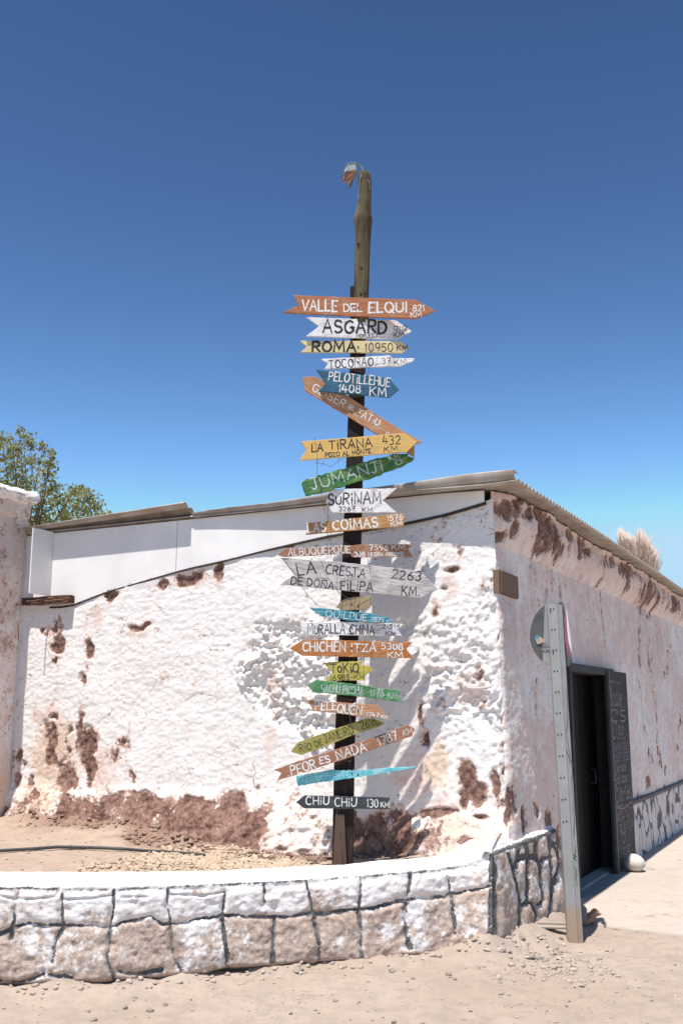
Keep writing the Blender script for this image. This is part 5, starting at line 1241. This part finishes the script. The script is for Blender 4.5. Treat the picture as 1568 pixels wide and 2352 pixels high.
# ------------------------------------------------------------------ road sign seen from behind
rb = on_z(1322, 2166)
rs = empty('road_sign', (rb[0], rb[1], 0.0))
tag(rs, 'bent round road sign seen from behind on a galvanised channel post in the dust', 'road sign')
GALV = NT('galvanised_post', 0.5, 0.4)
a1 = GALV.noise(3, 5); a2 = GALV.noise(22, 4)
sep = GALV.t.nodes.new('ShaderNodeSeparateXYZ'); GALV.t.links.new(GALV.tc.outputs['Object'], sep.inputs[0])
gc = GALV.mix(GALV.rng(a1, 0.3, 0.7), (0.31, 0.315, 0.305), (0.375, 0.375, 0.36))
gc = GALV.mix(GALV.math('MULTIPLY', GALV.rng(a2, 0.5, 0.75), 0.35), gc, (0.25, 0.235, 0.21))
dirt = GALV.rng(GALV.math('ADD', sep.outputs['Z'], GALV.math('MULTIPLY', GALV.math('SUBTRACT', GALV.noise(7, 4), 0.5), 0.35)), 0.30, 0.12)
gc = GALV.mix(GALV.math('MULTIPLY', dirt, 0.75), gc, GALV.mix(a2, (0.36, 0.22, 0.13), (0.46, 0.34, 0.24)))
GALVM = GALV.done(gc, GALV.bump(a2, 0.06, 0.004), None, 0.15)
pc_t = on_y(1274, 1388, rb[1]) - np.array(rs.location)
lean = Vector((pc_t[0], 0, pc_t[2]))
sect = [(-0.056, 0.05), (-0.056, 0.004), (-0.052, 0.0), (-0.012, 0.0), (0.012, -0.002), (0.022, 0.008), (0.032, 0.009), (0.037, 0.012), (0.053, 0.014), (0.056, 0.018), (0.056, 0.055)]
inn = [(x * 0.93, y + 0.0035) for x, y in sect]
inn[0] = (-0.0525, 0.05); inn[-1] = (0.0525, 0.055)
loop = sect + inn[::-1]
bm = bmesh.new(); rings = []
for k in range(13):
    f = k / 12.0; z = -0.25 + f * (lean.z + 0.25); cxp = lean.x * (z / lean.z)
    rings.append([bm.verts.new((cxp + x * 1.0, y, z)) for x, y in loop])
nl = len(loop)
for a, b in zip(rings[:-1], rings[1:]):
    for k in range(nl): bm.faces.new((a[k], a[(k + 1) % nl], b[(k + 1) % nl], b[k]))
bm.faces.new(rings[-1]); bm.faces.new(rings[0][::-1])
bmesh.ops.recalc_face_normals(bm, faces=list(bm.faces))
bm_obj('post', bm, GALVM, rs)
bm = bmesh.new(); DKH = m_plain('hole_dark', (0.02, 0.02, 0.02))
for k in range(11):
    z = lean.z - 0.035 - k * 0.155
    for dx in (-0.038, -0.014):
        if k in (0, 2) and dx < -0.03:
            q = add_box(bm, (lean.x * z / lean.z + dx, -0.0012, z - 0.012), (0.008, 0.002, 0.034))
        else:
            r_ = bmesh.ops.create_cone(bm, cap_ends=True, segments=10, radius1=0.0055, radius2=0.0055, depth=0.002)
            bmesh.ops.transform(bm, matrix=Matrix.Translation((lean.x * z / lean.z + dx, -0.0012, z - (0.003 if dx < -.03 else 0))) @ Matrix.Rotation(PI / 2, 4, 'X'), verts=r_['verts'])
bm_obj('holes', bm, DKH, rs)
# the battered disc: back face coloured as in shade, paler strip as its sunlit part, folded red and white rim
def Zs(x, y): return ((1760 + x / 9.406) / 1.4541, (2000 + y / 9.406) / 1.4541)
DY = 0.03
def plate(name, pts, yaw, mat, y_off, th=0.003, parent=rs):
    yw = math.radians(yaw); n = np.array([-math.sin(yw), -math.cos(yw), 0.0])
    pc = np.array([rb[0] - 0.03, rb[1] + y_off, 2.2])
    Q = [on_plane(*Zs(*p), pc, n) - np.array(rs.location) for p in pts]
    bm = bmesh.new(); f = [bm.verts.new(q) for q in Q]; b = [bm.verts.new(q - n * th) for q in Q]
    bm.faces.new(f); bm.faces.new(b[::-1]); m = len(Q)
    for k in range(m): bm.faces.new((f[k], b[k], b[(k + 1) % m], f[(k + 1) % m]))
    bmesh.ops.recalc_face_normals(bm, faces=list(bm.faces))
    return bm_obj(name, bm, mat, parent), (lambda x, y, d=0.0: on_plane(*Zs(x, y), pc + n * d, n) - np.array(rs.location))
DISC = m_plain('shaded_sign_back', (0.105, 0.11, 0.105), 0.6, 0.3, 0.2, 10)  # grey darkened to paint in the shade on the disc back
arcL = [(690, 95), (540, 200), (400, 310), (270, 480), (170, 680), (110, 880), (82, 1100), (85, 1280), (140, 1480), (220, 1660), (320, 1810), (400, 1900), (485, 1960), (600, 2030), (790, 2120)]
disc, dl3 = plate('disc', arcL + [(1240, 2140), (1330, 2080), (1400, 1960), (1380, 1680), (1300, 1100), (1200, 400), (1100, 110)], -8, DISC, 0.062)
plate('sunlit_disc_strip', [(545, 196), (690, 100), (980, 60), (1000, 2140), (800, 2112), (600, 2025), (490, 1958), (478, 1700), (505, 1300), (525, 700)], -8, GALVM, 0.056)  # sunlit part of the disc back, painted in as a paler plate
RED = m_plain('faded_red_sign_paint', (0.30, 0.115, 0.15), 0.5, 0.4, 0.15, 14); WHT = m_plain('white_sign_film', (0.72, 0.68, 0.69), 0.5, 0.4, 0.06, 14)
plate('folded_rim', [(1180, 330), (1222, 560), (1240, 900), (1262, 1200), (1310, 1450), (1385, 1720), (1385, 1860), (1310, 1750), (1230, 1540), (1180, 1320), (1160, 1050), (1160, 700)], 55, RED, 0.030)
plate('folded_face', [(1190, 300), (1240, 480), (1300, 900), (1350, 1300), (1388, 1640), (1385, 1725), (1312, 1452), (1264, 1200), (1243, 900), (1224, 560)], 55, WHT, 0.032)
plate('sticker', [(230, 1190), (300, 1130), (370, 1145), (345, 1260), (240, 1255)], -8, m_plain('turquoise_sticker', (0.10, 0.28, 0.36), 0.5, 0.3, 0.1), 0.0545, 0.0008)
plate('sticker', [(240, 1258), (345, 1262), (335, 1320), (480, 1370), (430, 1400), (310, 1428)], -8, m_plain('white_sticker', (0.42, 0.38, 0.40), 0.5, 0.3, 0.1), 0.0545, 0.0008)
plate('sticker', [(372, 1180), (500, 1255), (570, 1320), (530, 1395), (475, 1385), (345, 1330), (350, 1262)], -8, m_plain('peach_sticker', (0.55, 0.37, 0.30), 0.5, 0.3, 0.15), 0.0545, 0.0008)
stq = text_strokes('KING', (470, 1500), (735, 1510), 80, 1) + text_strokes('ADRO', (440, 1620), (745, 1620), 80, 2)
r_ = random.Random(5)
V, Fc = ribbons(stq, 34, lambda x, y, s: dl3(x, y, 0.0095 + 0.00006 * s), r_); link('sticker_outline', mesh_np('sticker_outline', np.array(V), np.array(Fc)), BLACK_PAINT, rs)
V, Fc = ribbons(stq, 15, lambda x, y, s: dl3(x, y, 0.0108 + 0.00006 * s), r_); link('sticker_lettering', mesh_np('sticker_lettering', np.array(V), np.array(Fc)), m_plain('sticker_grey', (0.5, 0.5, 0.5)), rs)
# scribbles and a thin wire along the post's right flange
pc2 = np.array([rb[0], rb[1] - 0.0035 + 0.012, 1.0]); n2_ = np.array([0, -1.0, 0])
def pz6(x, y): return ((1680 + x / 2.24) / 1.4541, (1950 + y / 2.24) / 1.4541)
sc6 = [[(500, 2010), (545, 2040), (510, 2060)], [(515, 2045), (548, 2070)], [(540, 1960), (530, 2050)], [(530, 2120), (548, 2150), (538, 2190), (550, 2230)]]
V, Fc = ribbons([[pz6(*p) for p in q_] for q_ in sc6], 1.3, lambda x, y, s: on_plane(x, y, pc2, n2_) - np.array(rs.location) - np.array([0, 0.004 + 0.0001 * s, 0]), r_)
link('scribble', mesh_np('scribble', np.array(V), np.array(Fc)), BLACK_PAINT, rs)
bm = bmesh.new()
add_tube(bm, [Vector(on_y(*pz6(x, y), rb[1] + 0.006)) - Vector(rs.location) for x, y in [(470, 770), (478, 900), (480, 1000), (472, 1100), (490, 1250), (515, 1360), (508, 1480), (522, 1600), (530, 1750), (526, 1900)]], 0.0016, 5)
add_tube(bm, [Vector(on_y(*pz6(x, y), rb[1] + 0.004)) - Vector(rs.location) for x, y in [(470, 1240), (500, 1330), (530, 1363)]], 0.0016, 5)
bm_obj('tie_wire', bm, RUSTWIRE, rs)

# ------------------------------------------------------------------ chalkboard by the door
ub = 0.085
va, zb_t = sd(1391, 1541, ub); vb2, zt2 = sd(1434, 1541, ub)
v_l = va + 0.01; v_r = sd(1456, 1900, ub)[0]
cb = empty('chalkboard', tuple(world(np.array(ub), np.array(v_l), np.array(0.0))), HR)
tag(cb, 'tall black chalkboard with chalk lettering standing against the wall beside the door', 'chalkboard')
wdt = v_r - v_l; hgt = sd(1391, 1541, ub)[1]
bm = bmesh.new(); add_box(bm, (-0.015, wdt / 2, hgt / 2 + 0.008), (0.03, wdt, hgt)); bevel(bm, 0.003)
bm_obj('panel', bm, m_plain('chalkboard_black', (0.050, 0.047, 0.048), 0.75, 0.2, 0.35, 5), cb)
bm = bmesh.new(); add_box(bm, (0.001, 0.02, hgt / 2 + 0.008), (0.045, 0.04, hgt + 0.004)); bevel(bm, 0.003)
bm_obj('edge_strip', bm, m_plain('chalkboard_edge', (0.10, 0.10, 0.105), 0.6, 0.3, 0.2, 9), cb)
def cbl(y, z, s): return np.array([0.0018 + 0.00005 * (s % 40), y, z])
LN = [('Bogue', .10, .66, 1.66, .20, CHALK, 9), ('CS', .10, .82, 1.50, .12, CHALK, 8), ('Tour', .28, .70, 1.36, .13, CHALK, 8), ('5699 0282', .16, .90, 1.20, .075, BLUE_CHALK, 6), ('5657 0333', .14, .95, 1.09, .085, BLUE_CHALK, 6),
      ('Cerdos', .16, .70, .985, .085, CHALK, 7), ('Salidas', .14, .74, .865, .10, CHALK, 7), ('Diarias', .18, .88, .68, .15, CHALK, 9), ('56951911577', .10, .98, .515, .12, PINK_CHALK, 7), ('Vallecito', .12, .90, .385, .12, CHALK, 7), ('O', .36, .50, .265, .10, CHALK, 7), ('Marca', .18, .68, .155, .10, CHALK, 7)]
byM = {}
for (txt, f0, f1_, z, h, mt, w) in LN:
    stq = text_strokes(txt, (f0 * wdt, -z), (f1_ * wdt, -z), h)
    V, Fc = ribbons(stq, w * 0.0013, lambda x, y, s: cbl(x, -y, s), random.Random(3))
    link('chalk_lettering', mesh_np('chalk_lettering', np.array(V), np.array(Fc)), mt, cb)
# flourishes
r_ = random.Random(12); fls = []
for z0_ in (1.91, 1.33, .80, .64, .50, .36, .13):
    for k in range(10):
        x0 = r_.uniform(0.12, 0.85) * wdt; zz_ = z0_ + r_.uniform(-.012, .012); fls.append([(x0 + .02 * math.cos(a), -(zz_ + .012 * math.sin(a * 1.5))) for a in np.linspace(0, 4, 6)])
fls.append([(0.12 * wdt, -1.45), (0.16 * wdt, -1.40), (0.20 * wdt, -1.43), (0.15 * wdt, -1.52)]); fls.append([(0.2 * wdt, -.63), (0.5 * wdt, -.60), (0.8 * wdt, -.63)])
V, Fc = ribbons(fls, .008, lambda x, y, s: cbl(x, -y, s), r_)
link('chalk_flourishes', mesh_np('chalk_flourishes', np.array(V), np.array(Fc)), CHALK, cb)

# small brown box on the side wall near the corner
a = sd(1144, 1312, -0.02); b = sd(1189, 1372, -0.02)
bx_ = empty('wall_box', tuple(world(np.array(-0.055), np.array((a[0] + b[0]) / 2), np.array((a[1] + b[1]) / 2))), HR)
tag(bx_, 'brown wooden box fixed high on the side wall near the house corner', 'box')
za, zb_ = sd(1165, 1318, -0.02)[1], sd(1165, 1371, -0.02)[1]
hh = za - zb_; ww = b[0] - a[0]
BXM = m_wood('brown_box_wood', (0.20, 0.125, 0.085), (0.14, 0.085, 0.06), None, 0.4)
bm = bmesh.new(); add_box(bm, (0.012, 0, 0), (0.05, ww, hh)); bevel(bm, 0.003); bm_obj('case', bm, BXM, bx_)
bm = bmesh.new(); add_box(bm, (0.041, 0.012, 0), (0.008, ww - 0.045, hh - 0.02)); bevel(bm, 0.002); bm_obj('lid', bm, BXM, bx_)

# ------------------------------------------------------------------ trees behind
def tree_left():
    yd = 17.0
    base = on_y(60, 1500, yd); tr = empty('leafy_tree', (base[0], yd, 0.0))
    tag(tr, 'green leafy tree with fine foliage rising behind the boundary wall at left', 'tree')
    o = np.array(tr.location)
    r = np.random.default_rng(8)
    cl = [(5, 1010, 26), (30, 1030, 30), (55, 1000, 16), (70, 1018, 24), (100, 1025, 16), (30, 1070, 34), (75, 1060, 26), (115, 1065, 22), (105, 1090, 22), (10, 1110, 34), (60, 1110, 32), (120, 1120, 26), (95, 1150, 34),
          (140, 1150, 28), (170, 1130, 20), (180, 1165, 30), (205, 1135, 24), (215, 1160, 24), (240, 1185, 22), (200, 1195, 30), (150, 1190, 34), (100, 1190, 34), (75, 1200, 28), (225, 1205, 26), (250, 1200, 16), (160, 1215, 40), (80, 1230, 40), (240, 1225, 30), (256, 1206, 18), (236, 1192, 20), (262, 1216, 16),
          (-30, 1050, 40), (-40, 1120, 40), (20, 1170, 40), (-60, 1000, 40), (180, 1120, 12), (45, 985, 10), (120, 1040, 12), (-100, 1080, 50), (40, 1250, 50), (150, 1260, 45)]
    V = []; Fc = []
    cen = []
    for (x, y, s) in cl:
        c = on_y(x, y, yd + r.uniform(-1.2, 1.2)) - o; rad = s * yd / FPX; cen.append((c, rad))
        nleaf = int(165 * (s / 26) ** 2)
        for k in range(nleaf):
            d = r.normal(0, 1, 3); d /= np.linalg.norm(d); p = c + d * rad * r.uniform(0.1, 1.0) ** 0.8 * 1.15 * np.array([1, 1.3, 0.8])
            L_ = r.uniform(0.045, 0.095); w = L_ * r.uniform(0.22, 0.36)
            ax = r.normal(0, 1, 3); ax[2] -= 0.5; ax /= np.linalg.norm(ax); bx2 = np.cross(ax, r.normal(0, 1, 3)); bx2 /= np.linalg.norm(bx2)
            i0 = len(V); V += [p, p + ax * L_ * .5 + bx2 * w, p + ax * L_, p + ax * L_ * .5 - bx2 * w]; Fc.append((i0, i0 + 1, i0 + 2, i0 + 3))
    t = NT('leaf_green', 0.6, 0.3)
    gi = t.t.nodes.new('ShaderNodeNewGeometry'); rn = gi.outputs['Random Per Island']
    cc = t.mix(rn, (0.19, 0.21, 0.065), (0.36, 0.34, 0.14)); cc = t.mix(t.math('MULTIPLY', t.rng(rn, 0.75, 1.0), 0.7), cc, (0.34, 0.31, 0.17))
    t.put(t.b.inputs['Base Color'], cc)
    tr_ = t.t.nodes.new('ShaderNodeBsdfTranslucent'); t.put(tr_.inputs[0], cc); mx_ = t.t.nodes.new('ShaderNodeMixShader'); mx_.inputs[0].default_value = 0.4
    t.t.links.new(t.b.outputs[0], mx_.inputs[1]); t.t.links.new(tr_.outputs[0], mx_.inputs[2]); t.t.links.new(mx_.outputs[0], t.t.nodes['Material Output'].inputs['Surface'])
    link('crown', mesh_np('crown', np.array(V), np.array(Fc)), t.m, tr)
    bm = bmesh.new(); bark = m_plain('tree_bark', (0.10, 0.075, 0.055), 0.95, 0.1, 0.3, 8)
    tp = on_y(60, 1250, yd) - o
    add_tube(bm, [(0, 0, -0.1), (0.05, 0, 1.5), (tp[0] * .5, 0, tp[2] * .55), tuple(tp)], [0.16, 0.12, 0.08, 0.04], 10)
    for k, (c, rad) in enumerate(cen):
        st = np.array(tp) * r.uniform(0.72, 1.0); mid_ = (st + c) / 2 + r.normal(0, .12, 3)
        add_tube(bm, [tuple(st), tuple(mid_), tuple(c)], [0.03, 0.014, 0.004], 5)
    bm_obj('trunk', bm, bark, tr)
tree_left()
def tree_right():
    yd = 27.0
    base = on_y(1468, 1500, yd); tr = empty('dry_tree', (base[0], yd, 0.0))
    tag(tr, 'dry pale feathery tree top showing above the tin roof at right', 'tree')
    o = np.array(tr.location); r = np.random.default_rng(4)
    bm = bmesh.new(); hub = on_y(1468, 1330, yd) - o
    add_tube(bm, [(0, 0, -0.1), (0.1, 0, 2.0), tuple(hub)], [0.2, 0.16, 0.10], 9)
    bm_obj('trunk', bm, m_plain('dry_bark', (0.22, 0.16, 0.12), 0.95, 0.1), tr)
    V = []; Fc = []
    tips = [(1422, 1205, 10), (1430, 1215, 12), (1440, 1215, 9), (1452, 1225, 9), (1467, 1205, 9), (1474, 1212, 9), (1485, 1225, 12), (1495, 1245, 12), (1503, 1255, 9), (1508, 1272, 8), (1500, 1290, 12), (1478, 1240, 18), (1440, 1250, 18), (1460, 1260, 25), (1490, 1270, 18)]
    for (x, y, s) in tips:
        for k in range(110):
            tip = on_y(x + r.normal(0, s * .5), y + abs(r.normal(0, 16)), yd + r.normal(0, .5)) - o
            root = hub + r.normal(0, .16, 3) + np.array([(tip[0] - hub[0]) * .55, (tip[1] - hub[1]) * .5, 0.0])
            ln = tip - root; m0 = root + ln * r.uniform(.2, .75); seg = (tip - m0); d = seg / np.linalg.norm(seg)
            sx = np.cross(d, r.normal(0, 1, 3)); sx /= np.linalg.norm(sx); sy = np.cross(d, sx); w = r.uniform(.0035, .008)
            i0 = len(V)
            for q_, ww in ((m0, w), (m0 + seg * .6, w * .9)):
                V += [q_ + sx * ww, q_ + (-.5 * sx + .87 * sy) * ww, q_ + (-.5 * sx - .87 * sy) * ww]
            V.append(tip)
            for a in range(3):
                b = (a + 1) % 3; Fc += [(i0 + a, i0 + b, i0 + 3 + b), (i0 + a, i0 + 3 + b, i0 + 3 + a), (i0 + 3 + a, i0 + 3 + b, i0 + 6)]
    t = NT('dry_twig', 0.9, 0.1); gi = t.t.nodes.new('ShaderNodeNewGeometry')
    t.put(t.b.inputs['Base Color'], t.mix(gi.outputs['Random Per Island'], (0.42, 0.30, 0.24), (0.62, 0.52, 0.44)))
    link('crown', mesh_np('crown', np.array(V), np.array(Fc)), t.m, tr)
tree_right()
